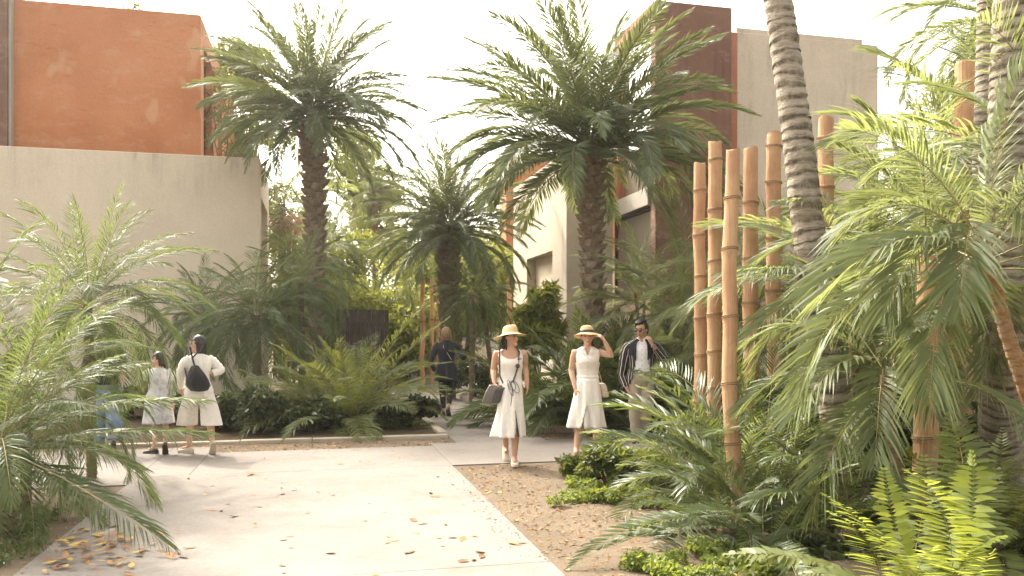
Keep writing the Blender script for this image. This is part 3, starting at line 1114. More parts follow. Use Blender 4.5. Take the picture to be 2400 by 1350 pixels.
# far posts near the end of the path
for i, (x, yt, yb, w_, lb) in enumerate(((990, 655, 850, 11, 'pale far post standing alone by the path bend'), (1012, 652, 805, 9, 'reddish far post beside the pale lone post'),
                                         (1026, 655, 800, 8, 'thin far post in the tight group behind the walker'), (1036, 654, 800, 9, 'far post against the trunk of the shorter date palm'),
                                         (1120, 690, 842, 12, 'far post behind the white slatted fence'), (1195, 655, 790, 12, 'far post close to the edge of the beige wing'))):
    d = {0: 21.0}.get(i, 22 + i * 0.3)
    t = thing('wooden_post', lb, 'post', GX(x, d), group='far wooden posts')
    H = CAMH + (HOR - yt) / F * d
    b = MB()
    rnd = random.Random(i + 40)
    pts = [Vector((rnd.uniform(-0.02, 0.02), 0, H * k / 8)) for k in range(9)]
    b.tube(pts, w_ / F * d / 2, 10)
    b.build('cane', M['bamboo'], t)
    b = MB()
    b.tube([Vector((0, 0, H * 0.62)), Vector((0, 0, H * 0.62 + 0.05))], w_ / F * d / 2 * 1.2, 10)
    b.build('band', M['cord'], t)

# ------------------------------------------------------------------ areca palms (right)
def areca(label, base, stem_pts, nf, L, seed, hi=80, lo=-20, r=0.04, mat=None, smat='bark', own=(), skip=None, bendy=(1, 4.6), sp='areca', az0=None):
    t = thing('areca_palm', label, 'palm tree', base, group='areca palms by the posts')
    rnd = random.Random(seed)
    P = [Vector(p) - base for p in stem_pts]
    ring_trunk(t, P, r * 1.15, r * 0.85, 0.06, M[smat], 'stem', rnd, 0.10, 14)
    c = P[-1]
    if nf:
        crown(t, c, sp, nf, L, hi, lo, rnd, bendy, mat, r0=0.04, skip=skip, az0=az0)
    for k, (mid, tip, size) in enumerate(own):
        own_frond(t, base, c + base, mid, tip, sp, size, mat, seed * 10 + k)
    return t


b0 = G(2150, 1285)
areca('areca palm with a thin mottled stem leaning over the sword ferns', b0, [b0, W(2110, 1130, 5.9), W(2085, 1000, 5.95), W(2075, 880, 6.0)], 9, 1.3, 21, 60, -10, 0.045,
      own=((W(1990, 760, 5.8), W(1850, 985, 5.6), 1.5), (W(2130, 720, 5.6), W(2190, 970, 5.2), 1.5), (W(2070, 800, 5.6), W(2050, 1085, 5.2), 1.35), (W(1900, 700, 6.0), W(1765, 800, 6.2), 1.6)))
b0 = GX(2470, 5.4)
areca('areca palm on an orange mottled stem leaning in from the edge', b0, [b0, W(2420, 960, 5.3), W(2360, 780, 5.25), W(2308, 600, 5.2)], 18, 1.5, 22, 85, 0, 0.05, smat='bark_orange',
      own=((W(2270, 420, 5.0), W(2250, 720, 4.6), 1.5), (W(2180, 430, 5.1), W(2070, 740, 4.9), 1.55), (W(2130, 380, 5.2), W(1960, 560, 5.2), 1.6), (W(2350, 330, 5.0), W(2440, 600, 4.7), 1.5), (W(2200, 560, 5.0), W(2180, 930, 4.7), 1.5)))
b0 = G(2100, 1085)
areca('tall areca palm with a fountain of yellow green fronds over the posts', b0, [b0, W(2110, 850, 9.3), W(2125, 640, 9.2), W(2140, 540, 9.2)], 30, 1.9, 23, 82, -25, 0.06)
b0 = GX(2010, 8.0)
areca('areca palm with long fronds reaching across the bamboo posts', b0, [b0, W(2010, 900, 8.0), W(2000, 780, 7.9), W(1995, 690, 7.9)], 20, 1.6, 24, 78, -5, 0.05,
      own=((W(1880, 560, 7.2), W(1640, 700, 6.9), 1.9), (W(1900, 600, 7.0), W(1690, 640, 6.8), 1.8), (W(1880, 640, 6.8), W(1730, 815, 6.5), 1.7), (W(1960, 470, 7.2), W(1830, 470, 7.0), 1.9)))
b0 = GX(2330, 10.2)
areca('areca palm with upright shoots near the slimmer ringed trunk', b0, [b0, W(2330, 800, 10.2), W(2325, 520, 10.2), W(2310, 400, 10.2)], 28, 2.3, 25, 86, -15, 0.05)
b0 = GX(2190, 7.0)
areca('areca palm filling the gap behind the thick short post', b0, [b0, W(2190, 850, 7.0), W(2180, 700, 7.0), W(2170, 610, 7.0)], 18, 1.6, 26, 80, -25, 0.045)
b0 = GX(2480, 6.6)
areca('areca palm crowding the far side of the thick brown trunk', b0, [b0, W(2480, 700, 6.6), W(2460, 420, 6.6)], 18, 1.8, 27, 84, -20, 0.05)

# fine feathered clump behind the posts
for i, (x, d, zt, L, nf, lb) in enumerate(((1600, 13.4, 2.6, 1.9, 36, 'feathery pale palm filling the space behind the man and the posts'),
                                           (1510, 15.0, 2.3, 1.5, 22, 'feathery palm against the lower window of the tower'),
                                           (1720, 11.6, 1.9, 1.6, 30, 'feathery palm growing through the row of bamboo posts'),
                                           (1850, 11.0, 2.2, 1.8, 30, 'feathery palm below the beige hall behind the leaning trunk'))):
    base = GX(x, d)
    t = thing('feathery_palm', lb, 'palm tree', base, group='feathery palms')
    rnd = random.Random(60 + i)
    for k in range(3):
        b = MB()
        c = Vector((rnd.uniform(-0.25, 0.25), rnd.uniform(-0.2, 0.2), zt * rnd.uniform(0.55, 1.05)))
        b.tube(bez(Vector((0, 0, -0.03)), Vector((0, 0, zt * 0.5)), c, 8), 0.03, 6)
        b.build('stem', M['bark'], t)
        crown(t, c, 'feather', nf // 3 + 4, L, 84, 0, rnd, (0.5, 4.2), mat='lf_areca')

# ------------------------------------------------------------------ left cluster
def feather_palm(label, base, stem, nf, L, seed, hi=85, lo=-30, own=(), r=0.06, sp='feather', group='feathery palms', name='feathery_palm', bendy=(0.5, 4.8), mat=None):
    t = thing(name, label, 'palm tree', base, group=group)
    rnd = random.Random(seed)
    P = [Vector(p) - base for p in stem]
    ring_trunk(t, P, r * 1.2, r, 0.05, M['trunk_date'], 'stem', rnd, 0.16, 14)
    crown(t, P[-1], sp, nf, L, hi, lo, rnd, bendy, mat, r0=0.05)
    for k, (mid, tip, size) in enumerate(own):
        own_frond(t, base, P[-1] + base, mid, tip, sp, size, mat, seed * 10 + k)
    return t


b0 = G(8, 1255)
feather_palm('big feathery palm in the corner whose low fronds sweep across the path', b0, [b0, W(8, 1150, 6.2), W(5, 1090, 6.2), W(0, 1050, 6.2)], 26, 1.4, 31, 62, -20, r=0.07, own=(
    (W(190, 920, 6.0), W(485, 938, 5.8), 2.2), (W(200, 1000, 5.9), W(490, 1012, 5.7), 2.2), (W(120, 1010, 6.0), W(345, 1100, 5.9), 1.5),
    (W(190, 1130, 5.6), W(398, 1280, 5.2), 2.0), (W(110, 880, 6.0), W(290, 830, 6.0), 1.6), (W(60, 830, 5.9), W(300, 700, 5.7), 1.9), (W(60, 760, 6.0), W(200, 640, 6.0), 1.9),
    (W(60, 1080, 5.9), W(190, 1175, 5.7), 1.4), (W(90, 900, 5.7), W(240, 960, 5.5), 1.6)))
b0 = GX(215, 8.6)
feather_palm('tall feathery palm reaching above the path walkers to the concrete wall', b0, [b0, W(212, 900, 8.6), W(208, 790, 8.6), W(205, 715, 8.6)], 56, 1.3, 32, 86, -30, r=0.045, own=(
    (W(290, 560, 8.5), W(445, 545, 8.3), 1.6), (W(310, 620, 8.4), W(470, 690, 8.2), 1.6), (W(290, 600, 8.4), W(380, 780, 8.2), 1.5), (W(250, 520, 8.6), W(290, 430, 8.6), 1.5)))
b0 = GX(-70, 8.0)
feather_palm('feathery palm half cut by the frame edge before the concrete wall', b0, [b0, W(-65, 900, 8.0), W(-60, 780, 8.0)], 22, 1.3, 33, 80, -20, r=0.05)
b0 = GX(60, 7.0)
feather_palm('feathery palm of middle height between the corner palm and the taller one', b0, [b0, W(62, 1000, 7.0), W(66, 900, 7.0)], 30, 1.25, 34, 80, -30, r=0.04)

SMALLG = 'small palms in the bed'
for (x, d, yc, L, nf, lb, sd, lo) in ((478, 15.8, 745, 1.3, 50, 'low dark palm against the concrete wall behind the backpack walker', 41, -35),
                                      (600, 14.6, 740, 1.45, 56, 'small palm with a slim ringed trunk at the corner of the concrete building', 42, -40),
                                      (705, 15.4, 665, 1.2, 40, 'grey green palm bending over the bed under the first date palm', 43, -30),
                                      (752, 19.4, 590, 1.7, 30, 'mid height palm surrounding the trunk by the red doorway', 44, -35),
                                      (1105, 17.5, 690, 1.05, 34, 'small palm on a thin trunk beside the back of the walker in navy', 45, -60),
                                      (1160, 18.6, 700, 1.15, 30, 'small palm with a slanting thin trunk near the beige wing', 46, -55)):
    b0 = GX(x - (10 if d == 14.6 else 0), d)
    tx = {1160: 1128}.get(x, x)
    b0 = GX(x if x != 1128 else 1160, d)
    feather_palm(lb, b0, [b0, (b0 + W(tx, yc, d)) / 2 + Vector((0.02, 0, 0)), W(tx, yc, d)], nf, L, sd, 84, lo, sp='small', group=SMALLG, name='small_palm', mat='lf_feather' if x > 1000 else None, r=0.075 if d < 15 else 0.055)

# fern-like mass in the middle bed, cycads behind the walkers
def rosette(name, label, base, nf, L, sp, seed, hi=80, lo=5, group=None, cat='fern', bendy=(0.5, 4), own=(), mat=None, spread=0.06):
    t = thing(name, label, cat, base, group=group)
    rnd = random.Random(seed)
    crown(t, (0, 0, 0.06), sp, nf, L, hi, lo, rnd, bendy, mat, r0=spread, dz=0.05)
    for k, (p0, mid, tip, size) in enumerate(own):
        own_frond(t, base, p0, mid, tip, sp, size, mat, seed * 10 + k)
    b = MB()
    b.tube([Vector((0, 0, -0.02)), Vector((0, 0, 0.07)), Vector((0, 0, 0.12))], [0.09, 0.08, 0.04], 8)
    b.build('stump', M['trunk_date'], t)
    return t


BEDF = 'large ferns in the middle bed'
b0 = GX(815, 12.9)
rosette('large_fern', 'large olive fern fanning out in the middle of the bed', b0, 40, 1.75, 'centre', 51, 84, 8, BEDF, own=(
    (b0 + UP * 0.1, W(900, 800, 12.6), W(1010, 700, 12.5), 2.0), (b0 + UP * 0.1, W(880, 870, 12.5), W(1050, 745, 12.3), 2.0),
    (b0 + UP * 0.1, W(920, 850, 12.3), W(1070, 848, 12.0), 1.7), (b0 + UP * 0.1, W(920, 905, 12.2), W(1065, 915, 11.9), 1.6)))
rosette('large_fern', 'upright yellow green fern in front of the dark board screen', GX(835, 14.2), 26, 1.9, 'centre', 52, 88, 30, BEDF)
rosette('large_fern', 'fern leaning toward the small palm trunk beside the concrete corner', GX(690, 13.6), 24, 1.45, 'centre', 53, 80, 10, BEDF)
rosette('large_fern', 'low fern at the bed edge beside the back path', GX(880, 13.2), 18, 1.1, 'centre', 54, 78, 12, BEDF)
CYC = 'cycads behind the walkers'
rosette('cycad', 'dark cycad with long fronds between the two women in hats', GX(1300, 13.6), 30, 2.1, 'date', 55, 80, 8, CYC, 'cycad', mat='lf_cycad')
rosette('cycad', 'tall dark cycad directly behind the woman touching her hat', GX(1400, 13.3), 34, 2.3, 'date', 56, 84, 10, CYC, 'cycad', mat='lf_cycad')
rosette('cycad', 'dark cycad spreading behind the man in the striped jacket', GX(1565, 13.6), 36, 2.2, 'date', 57, 84, 10, CYC, 'cycad', mat='lf_cycad')
rosette('cycad', 'dark cycad at the foot of the bamboo row', GX(1650, 12.6), 30, 2.0, 'date', 58, 80, 10, CYC, 'cycad', mat='lf_cycad')
rosette('cycad', 'dark low cycad under the window of the tower', GX(1480, 14.3), 28, 2.2, 'date', 59, 84, 15, CYC, 'cycad', mat='lf_cycad')

# ------------------------------------------------------------------ ferns of the right bed
RB = 'ferns in the front bed'
rosette('feather_fern', 'tall dark green fern climbing between the bamboo posts', G(1800, 1195), 40, 1.75, 'centre', 61, 86, 15, RB, mat='lf_cycad')
rosette('feather_fern', 'dark fern behind the leaning ringed trunk', GX(1890, 8.4), 26, 1.4, 'centre', 62, 84, 15, RB, mat='lf_cycad')
b0 = G(1700, 1190)
rosette('feather_fern', 'spreading fern whose pale frond crosses the legs of the man', b0, 20, 1.35, 'centre', 63, 70, 5, RB, mat='lf_areca', own=(
    (b0 + UP * 0.1, W(1650, 960, 7.2), W(1495, 905, 7.4), 1.5), (b0 + UP * 0.1, W(1640, 1020, 7.0), W(1500, 950, 7.2), 1.4),
    (b0 + UP * 0.1, W(1610, 1080, 6.9), W(1450, 1090, 7.0), 1.3)))
rosette('feather_fern', 'low fern around the base of the forward bamboo post', G(1705, 1262), 22, 0.8, 'centre', 69, 80, 12, RB, mat='lf_cycad')
b0 = G(1790, 1290)
rosette('cycad', 'glossy cycad arching low over the sandy soil', b0, 10, 1.15, 'cycad', 64, 60, 0, RB, 'cycad', own=(
    (b0 + UP * 0.08, W(1560, 1140, 5.8), W(1330, 1335, 5.3), 1.35), (b0 + UP * 0.08, W(1650, 1190, 5.6), W(1400, 1290, 5.4), 1.2),
    (b0 + UP * 0.08, W(1720, 1060, 5.8), W(1560, 1000, 6.2), 1.3), (b0 + UP * 0.08, W(1700, 1120, 5.8), W(1590, 1090, 6.0), 1.2)))
b0 = G(1990, 1275)
rosette('palm_seedling', 'young palm with wide ribbed leaflets under the leaning trunk', b0, 5, 0.9, 'areca', 65, 70, 15, RB, 'palm seedling', mat='lf_cycad', own=(
    (b0 + UP * 0.05, W(1880, 1100, 5.6), W(1755, 1180, 5.4), 1.2), (b0 + UP * 0.05, W(1900, 1020, 5.7), W(1800, 1080, 5.6), 1.1), (b0 + UP * 0.05, W(1990, 1060, 5.6), W(1930, 1010, 5.5), 1.1)))
# bright sword fern: each frond follows the photograph
b0 = GX(2130, 4.55)
sf = thing('sword_fern', 'bright yellow green sword fern with broad pale leaflets in the corner', 'fern', b0, group=RB)
for k, (mid, tip, d0, d1, sz) in enumerate((((2050, 1230), (1932, 1158), 4.4, 4.3, 1.0), ((2080, 1260), (1945, 1200), 4.2, 4.1, 0.95), ((2085, 1230), (2072, 1100), 4.6, 4.7, 0.85),
                                            ((2250, 1170), (2125, 1100), 4.4, 4.3, 1.15), ((2295, 1200), (2278, 1060), 4.5, 4.5, 1.0), ((2290, 1050), (2212, 962), 4.9, 5.0, 1.35),
                                            ((2230, 1290), (2355, 1258), 4.2, 4.1, 0.9), ((2160, 1300), (2190, 1280), 4.0, 3.9, 0.9), ((2290, 1330), (2330, 1290), 3.9, 3.9, 0.9),
                                            ((1950, 1280), (1700, 1300), 4.5, 4.6, 1.1), ((2000, 1330), (1880, 1345), 4.3, 4.3, 1.0), ((2330, 1190), (2335, 1100), 4.8, 4.9, 0.9),
                                            ((2180, 1200), (2165, 1070), 4.8, 4.9, 0.9))):
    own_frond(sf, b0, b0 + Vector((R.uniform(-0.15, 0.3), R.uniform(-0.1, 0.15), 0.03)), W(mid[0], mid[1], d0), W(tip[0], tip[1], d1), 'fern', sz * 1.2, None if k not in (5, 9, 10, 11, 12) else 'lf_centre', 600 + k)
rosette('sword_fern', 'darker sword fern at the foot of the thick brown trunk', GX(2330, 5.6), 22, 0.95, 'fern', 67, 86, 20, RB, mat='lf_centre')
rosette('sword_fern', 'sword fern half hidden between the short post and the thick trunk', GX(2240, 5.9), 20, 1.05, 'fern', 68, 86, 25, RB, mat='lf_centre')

# leafy plants at the path corner
for i, (x, y, h, w_, mt, n_, ls, lb, asp) in enumerate((
        (1425, 1140, 0.40, 0.75, 'lf_mid', 1400, 0.085, 'leafy green shrub with broad leaves at the corner of the sandy plot', 0.5),
        (1500, 1130, 0.36, 0.7, 'lf_ground', 3200, 0.045, 'light green lacy shrub behind the broad leaved one', 0.4),
        (1565, 1155, 0.42, 0.7, 'lf_ground', 2600, 0.045, 'lacy yellow green shrub before the front bamboo post', 0.4),
        (1345, 1120, 0.26, 0.42, 'lf_mid', 700, 0.075, 'small leafy shrub touching the path edge below the second woman', 0.5),
        (1425, 1085, 0.40, 0.32, 'lf_ground', 800, 0.045, 'lacy sprout in front of the legs of the second woman', 0.4),
        (1640, 1130, 0.75, 0.9, 'lf_cycad', 2200, 0.07, 'dark shrub around the feet of the bamboo row', 0.4),
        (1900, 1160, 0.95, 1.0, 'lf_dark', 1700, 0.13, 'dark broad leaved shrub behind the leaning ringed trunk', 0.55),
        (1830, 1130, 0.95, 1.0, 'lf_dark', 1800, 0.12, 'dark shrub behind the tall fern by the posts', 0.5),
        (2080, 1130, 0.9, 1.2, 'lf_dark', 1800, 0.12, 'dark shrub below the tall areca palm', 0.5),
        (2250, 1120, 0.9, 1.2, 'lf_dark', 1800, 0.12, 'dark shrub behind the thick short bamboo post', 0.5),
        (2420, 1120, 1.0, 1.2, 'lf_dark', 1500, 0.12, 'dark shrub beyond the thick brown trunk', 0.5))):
    shrub('leafy_shrub', lb, G(x, y), h, w_, M[mt], n_, ls, 200 + i, group='shrubs in the front bed', aspect=asp, nclump=14, cr=0.27)

# broad leaved shrubs along the kerb of the middle bed, and others
SB = 'dark shrubs along the middle bed'
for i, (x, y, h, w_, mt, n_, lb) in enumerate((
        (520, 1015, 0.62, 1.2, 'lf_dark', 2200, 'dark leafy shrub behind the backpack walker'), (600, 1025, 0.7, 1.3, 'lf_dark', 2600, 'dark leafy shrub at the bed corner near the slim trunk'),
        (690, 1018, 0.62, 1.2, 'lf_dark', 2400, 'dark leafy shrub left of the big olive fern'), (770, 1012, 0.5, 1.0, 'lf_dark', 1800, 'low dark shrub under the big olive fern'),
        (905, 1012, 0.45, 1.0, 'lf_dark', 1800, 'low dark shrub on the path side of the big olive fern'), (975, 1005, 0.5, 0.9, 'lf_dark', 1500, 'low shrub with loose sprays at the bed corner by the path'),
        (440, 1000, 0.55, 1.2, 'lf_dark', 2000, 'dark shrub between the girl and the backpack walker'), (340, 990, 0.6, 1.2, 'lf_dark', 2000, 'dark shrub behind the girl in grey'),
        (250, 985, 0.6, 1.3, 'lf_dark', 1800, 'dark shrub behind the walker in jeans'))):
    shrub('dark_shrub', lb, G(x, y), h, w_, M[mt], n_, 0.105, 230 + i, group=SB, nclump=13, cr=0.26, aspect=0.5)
shrub('dark_shrub', 'dark rounded shrub on the kerb between the two women in hats', G(1278, 1000), 0.78, 1.15, M['lf_mid'], 3200, 0.075, 251, group=SB, nclump=14, cr=0.26, aspect=0.5)
shrub('dark_shrub', 'dark shrub by the kerb behind the first woman in a hat', G(1110, 935), 0.9, 1.7, M['lf_dark'], 2600, 0.1, 252, group=SB, nclump=14, cr=0.26, aspect=0.5)
shrub('dark_shrub', 'dark undergrowth shrub behind the man in the striped jacket', G(1460, 985), 0.8, 1.8, M['lf_dark'], 2400, 0.11, 253, group=SB, nclump=14, cr=0.26, aspect=0.5)
shrub('dark_shrub', 'undergrowth shrub at the back of the right bed behind the posts', G(1600, 985), 1.0, 1.9, M['lf_dark'], 2400, 0.11, 254, group=SB, nclump=14, cr=0.26, aspect=0.5)
shrub('long_leaved_shrub', 'tall shrub with long hanging leaves before the niche of the beige wing', GX(1268, 16.2), 2.6, 1.15, M['lf_hedge'], 2400, 0.26, 255, nclump=46, cr=0.13, aspect=0.2, low=0.8)

# ------------------------------------------------------------------ background greenery
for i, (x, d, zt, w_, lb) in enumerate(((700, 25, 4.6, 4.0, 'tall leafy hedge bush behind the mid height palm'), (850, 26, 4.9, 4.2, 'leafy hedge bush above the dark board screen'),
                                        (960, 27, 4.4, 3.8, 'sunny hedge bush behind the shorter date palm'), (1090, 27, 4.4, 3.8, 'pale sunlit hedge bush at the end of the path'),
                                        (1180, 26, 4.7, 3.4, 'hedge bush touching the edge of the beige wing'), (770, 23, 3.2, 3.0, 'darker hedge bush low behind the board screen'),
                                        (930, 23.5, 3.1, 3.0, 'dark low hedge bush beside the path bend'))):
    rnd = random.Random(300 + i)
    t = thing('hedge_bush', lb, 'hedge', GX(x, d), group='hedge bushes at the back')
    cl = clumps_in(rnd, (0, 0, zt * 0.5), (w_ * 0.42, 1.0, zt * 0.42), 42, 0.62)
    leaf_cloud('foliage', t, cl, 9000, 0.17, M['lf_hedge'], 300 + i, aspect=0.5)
    b = MB()
    for k in range(6):
        c = Vector(cl[k][0])
        b.tube(bez(Vector((rnd.uniform(-0.4, 0.4), 0, -0.05)), Vector((c.x * 0.4, c.y * 0.4, c.z * 0.5)), c, 6), 0.04, 6)
    b.build('stem', M['stem'], t)

tree('leafy_tree', 'leafy tree growing beside the orange upper storey', GX(572, 27), 10.6, (0, 0, 9.1), (1.15, 1.1, 2.0), M['lf_mid'], 14000, 0.19, 401, 0.15, group='background trees')
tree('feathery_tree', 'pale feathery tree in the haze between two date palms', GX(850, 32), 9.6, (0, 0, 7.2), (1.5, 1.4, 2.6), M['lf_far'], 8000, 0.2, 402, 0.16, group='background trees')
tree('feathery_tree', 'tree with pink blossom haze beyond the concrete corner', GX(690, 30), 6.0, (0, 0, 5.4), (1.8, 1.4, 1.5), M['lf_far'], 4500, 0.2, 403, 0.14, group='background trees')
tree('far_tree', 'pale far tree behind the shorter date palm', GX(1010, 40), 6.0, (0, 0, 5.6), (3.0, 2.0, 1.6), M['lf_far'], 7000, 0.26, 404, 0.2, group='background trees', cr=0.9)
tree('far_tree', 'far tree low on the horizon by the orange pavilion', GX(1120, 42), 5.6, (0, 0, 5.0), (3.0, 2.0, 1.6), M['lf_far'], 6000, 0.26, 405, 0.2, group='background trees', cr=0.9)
tree('far_tree', 'dark tree beyond the hall behind the areca palms', GX(2230, 24), 8.0, (0, 0, 6.0), (2.6, 1.6, 2.4), M['lf_tree'], 7000, 0.2, 406, 0.2, group='background trees', cr=0.7)
tree('far_tree', 'dense tree behind the thick brown trunk', GX(2450, 20), 5.0, (0, 0, 3.4), (2.6, 1.6, 2.8), M['lf_tree'], 8000, 0.16, 407, 0.2, group='background trees', cr=0.7)
bg_ = tree('bougainvillea', 'pink flowering bush beside the first date palm trunk', GX(672, 24.5), 5.2, (0, 0, 4.9), (0.55, 0.5, 0.4), M['lf_pink'], 350, 0.12, 408, 0.06, cat='flowering bush', cr=0.3, ncl=10)
for i, (x, d, yc, L, lb) in enumerate(((660, 26, 480, 2.6, 'far palm behind the concrete corner'), (880, 30, 450, 2.2, 'hazy palm between the first and the shorter date palm'))):
    b0 = GX(x, d)
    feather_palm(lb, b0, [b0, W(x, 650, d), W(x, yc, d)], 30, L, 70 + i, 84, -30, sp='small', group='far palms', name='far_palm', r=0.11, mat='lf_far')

# climber on the orange side wall
cb = thing('climbing_vine', 'thin leafy vine climbing the orange side wall', 'vine', GX(505, 20.6))
rnd = random.Random(77)
cl = []
b = MB()
for k in range(5):
    x0 = rnd.uniform(-0.25, 0.35)
    pts = [Vector((x0 + rnd.uniform(-0.12, 0.12), rnd.uniform(-0.1, 0.4), 4.6 + j * 0.45)) for j in range(9)]
    b.tube(pts, 0.012, 5)
    for p in pts:
        if rnd.random() < 0.75:
            cl.append((tuple(p), (0.2, 0.2, 0.22)))
b.tube([Vector((0, 0, 0)), Vector((0.05, 0, 2.5)), Vector((0, 0, 4.7))], 0.03, 6)
b.build('stem', M['stem'], cb)
leaf_cloud('foliage', cb, cl, 1500, 0.09, M['lf_tree'], 78, aspect=0.6)
rt = thing('roof_sprout', 'little green plant growing on top of the orange wall', 'plant', OC + C + at(-1.55, 0.15) + UP * OT)
leaf_cloud('foliage', rt, [((0, 0, 0.12), (0.2, 0.1, 0.12)), ((0.25, 0, 0.08), (0.15, 0.1, 0.08))], 160, 0.07, M['lf_tree'], 79)

# ------------------------------------------------------------------ ground cover, litter and fallen leaves
def scatter_cover(name, polys, n, size, mat, seed, hmax=0.08):
    rnd = random.Random(seed)
    cl = []
    for (x, y, rx, ry) in polys:
        for _ in range(int(14 * rx * ry * 9)):
            a = rnd.uniform(0, 6.28)
            q = math.sqrt(rnd.random())
            pa = Vector((x + math.cos(a) * q * rx, y + math.sin(a) * q * ry, 0)).dot(V)
            if -2.0 < pa < 1.66:
                continue
            cl.append(((x + math.cos(a) * q * rx, y + math.sin(a) * q * ry, rnd.uniform(0.01, hmax)), (0.09, 0.09, 0.045)))
    return leaf_cloud(name, None, cl, n, size, mat, seed, aspect=0.6)


def patch(x, y, rx, ry):
    p = G(x, y)
    return (p.x, p.y, rx, ry)


scatter_cover('ground_cover', [patch(1440, 1165, 0.60, 0.35), patch(1380, 1140, 0.35, 0.25), patch(1290, 1175, 0.10, 0.05), patch(1330, 1190, 0.12, 0.08), patch(1250, 1130, 0.08, 0.04), patch(1400, 1225, 0.10, 0.05), patch(1310, 1255, 0.08, 0.04), patch(1480, 1330, 0.25, 0.1), patch(1230, 1160, 0.06, 0.04), patch(1350, 1160, 0.2, 0.08), patch(1280, 1210, 0.05, 0.04), patch(1360, 1280, 0.08, 0.05), patch(1440, 1260, 0.12, 0.05), patch(1520, 1250, 0.2, 0.08), patch(1550, 1180, 0.5, 0.3), patch(1640, 1200, 0.4, 0.3), patch(1700, 1310, 0.35, 0.3), patch(1600, 1335, 0.3, 0.2), patch(1800, 1330, 0.4, 0.25), patch(1650, 1360, 0.4, 0.2)], 15000, 0.04, M['lf_ground'], 501)
scatter_cover('ground_cover', [patch(70, 1290, 0.7, 0.5), patch(-40, 1230, 0.6, 0.6), patch(20, 1350, 0.6, 0.4), patch(120, 1240, 0.3, 0.3)], 7000, 0.03, M['lf_cycad'], 502, 0.04)
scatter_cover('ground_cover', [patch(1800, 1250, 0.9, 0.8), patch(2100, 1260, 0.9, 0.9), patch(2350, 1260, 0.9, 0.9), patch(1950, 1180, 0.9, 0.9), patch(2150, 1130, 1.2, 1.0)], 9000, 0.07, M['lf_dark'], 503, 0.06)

M['litter'] = simple('dry_litter', (0.30, 0.19, 0.09), 0.8, 0.2, var=0.5, scale=3)
M['leaf_or'] = leafmat('dry_orange_leaf', (0.40, 0.19, 0.055), (0.42, 0.2, 0.05), 0.6, 0.2, var=0.45, spec=0.25)
M['leaf_ye'] = leafmat('dry_yellow_leaf', (0.50, 0.33, 0.07), (0.5, 0.35, 0.07), 0.6, 0.2, var=0.3, spec=0.25)
M['leaf_br'] = leafmat('dry_brown_leaf', (0.24, 0.12, 0.05), (0.2, 0.1, 0.04), 0.65, 0.15, var=0.4, spec=0.25)


def litter(name, rects, n, size, mat, seed):
    rnd = random.Random(seed)
    g = MB()
    for _ in range(n):
        a0, a1, b0_, b1 = rnd.choice(rects)
        p = ab(rnd.uniform(a0, a1), rnd.uniform(b0_, b1), 0.008)
        s = size * rnd.uniform(0.4, 1.5)
        q = rnd.uniform(0, 6.28)
        d = Vector((math.cos(q), math.sin(q), rnd.uniform(-0.2, 0.35))) * s
        e = Vector((-math.sin(q), math.cos(q), rnd.uniform(-0.3, 0.3))) * s * 0.4
        g.add([p - d, p + e + UP * 0.006, p + d, p - e], [(0, 1, 2), (0, 2, 3)])
    o = g.build(name, mat)
    o['kind'] = 'stuff'
    return o


litter('leaf_litter', [(1.56, 4.0, 4.0, 9.2), (1.56, 3.0, 4.0, 9.3), (1.56, 2.6, 5, 9.3)], 1500, 0.018, M['litter'], 511)
def spill(name, n, size, mat, seed):
    rnd = random.Random(seed)
    g = MB()
    for _ in range(n):
        e = rnd.random()
        a, b_ = (1.53 - abs(rnd.gauss(0, 0.10)), rnd.uniform(4.5, 9.3)) if e < 0.5 else ((-1.88 + abs(rnd.gauss(0, 0.18)), rnd.uniform(4.5, 8.5)) if e < 0.8 else (rnd.uniform(-1.3, 1.5), 11.03 - abs(rnd.gauss(0, 0.12))))
        p = ab(a, b_, PZ + 0.003)
        s_ = size * rnd.uniform(0.4, 1.6)
        q = rnd.uniform(0, 6.28)
        d = Vector((math.cos(q), math.sin(q), rnd.uniform(-0.05, 0.25))) * s_
        e_ = Vector((-math.sin(q), math.cos(q), rnd.uniform(-0.1, 0.2))) * s_ * 0.5
        g.add([p - d, p + e_ + UP * 0.004, p + d, p - e_], [(0, 1, 2), (0, 2, 3)])
    o = g.build(name, mat)
    o['kind'] = 'stuff'


spill('soil_crumbs', 300, 0.009, M['soil'], 521)
litter('leaf_litter', [(-3.0, 1.8, 11.05, 11.82)], 900, 0.022, M['litter'], 512)
litter('leaf_litter', [(3.42, 8.0, 11.3, 12.08), (3.0, 4.5, 11.3, 12.0)], 500, 0.022, M['litter'], 513)
litter('leaf_litter', [(-4.2, -1.9, 4.0, 7.5)], 500, 0.02, M['litter'], 514)


def dry_leaf(seed, mat):
    """curled dry leaf: a 5 x 3 grid bent along and across"""
    rnd = random.Random(seed)
    cu, cv = rnd.uniform(0.2, 0.8), rnd.uniform(0.2, 0.9)
    tw = rnd.uniform(-0.6, 0.6)
    wdt = [0.03, 0.34, 0.42, 0.30, 0.03]
    vs = []
    for i in range(5):
        x = i / 4 - 0.5
        for j in (-1, 0, 1):
            y = j * wdt[i] * 0.5 * rnd.uniform(0.8, 1.15)
            z = cu * x * x * 0.5 + cv * y * y * 1.6 + tw * x * y + rnd.uniform(0, 0.03)
            vs.append((x, y, z))
    zmin = min(v[2] for v in vs)
    vs = [(x, y, z - zmin) for x, y, z in vs]
    fs = [(i * 3 + j, i * 3 + j + 1, i * 3 + j + 4, i * 3 + j + 3) for i in range(4) for j in range(2)]
    return mesh('fallen_leaf', vs, fs, mat, True)


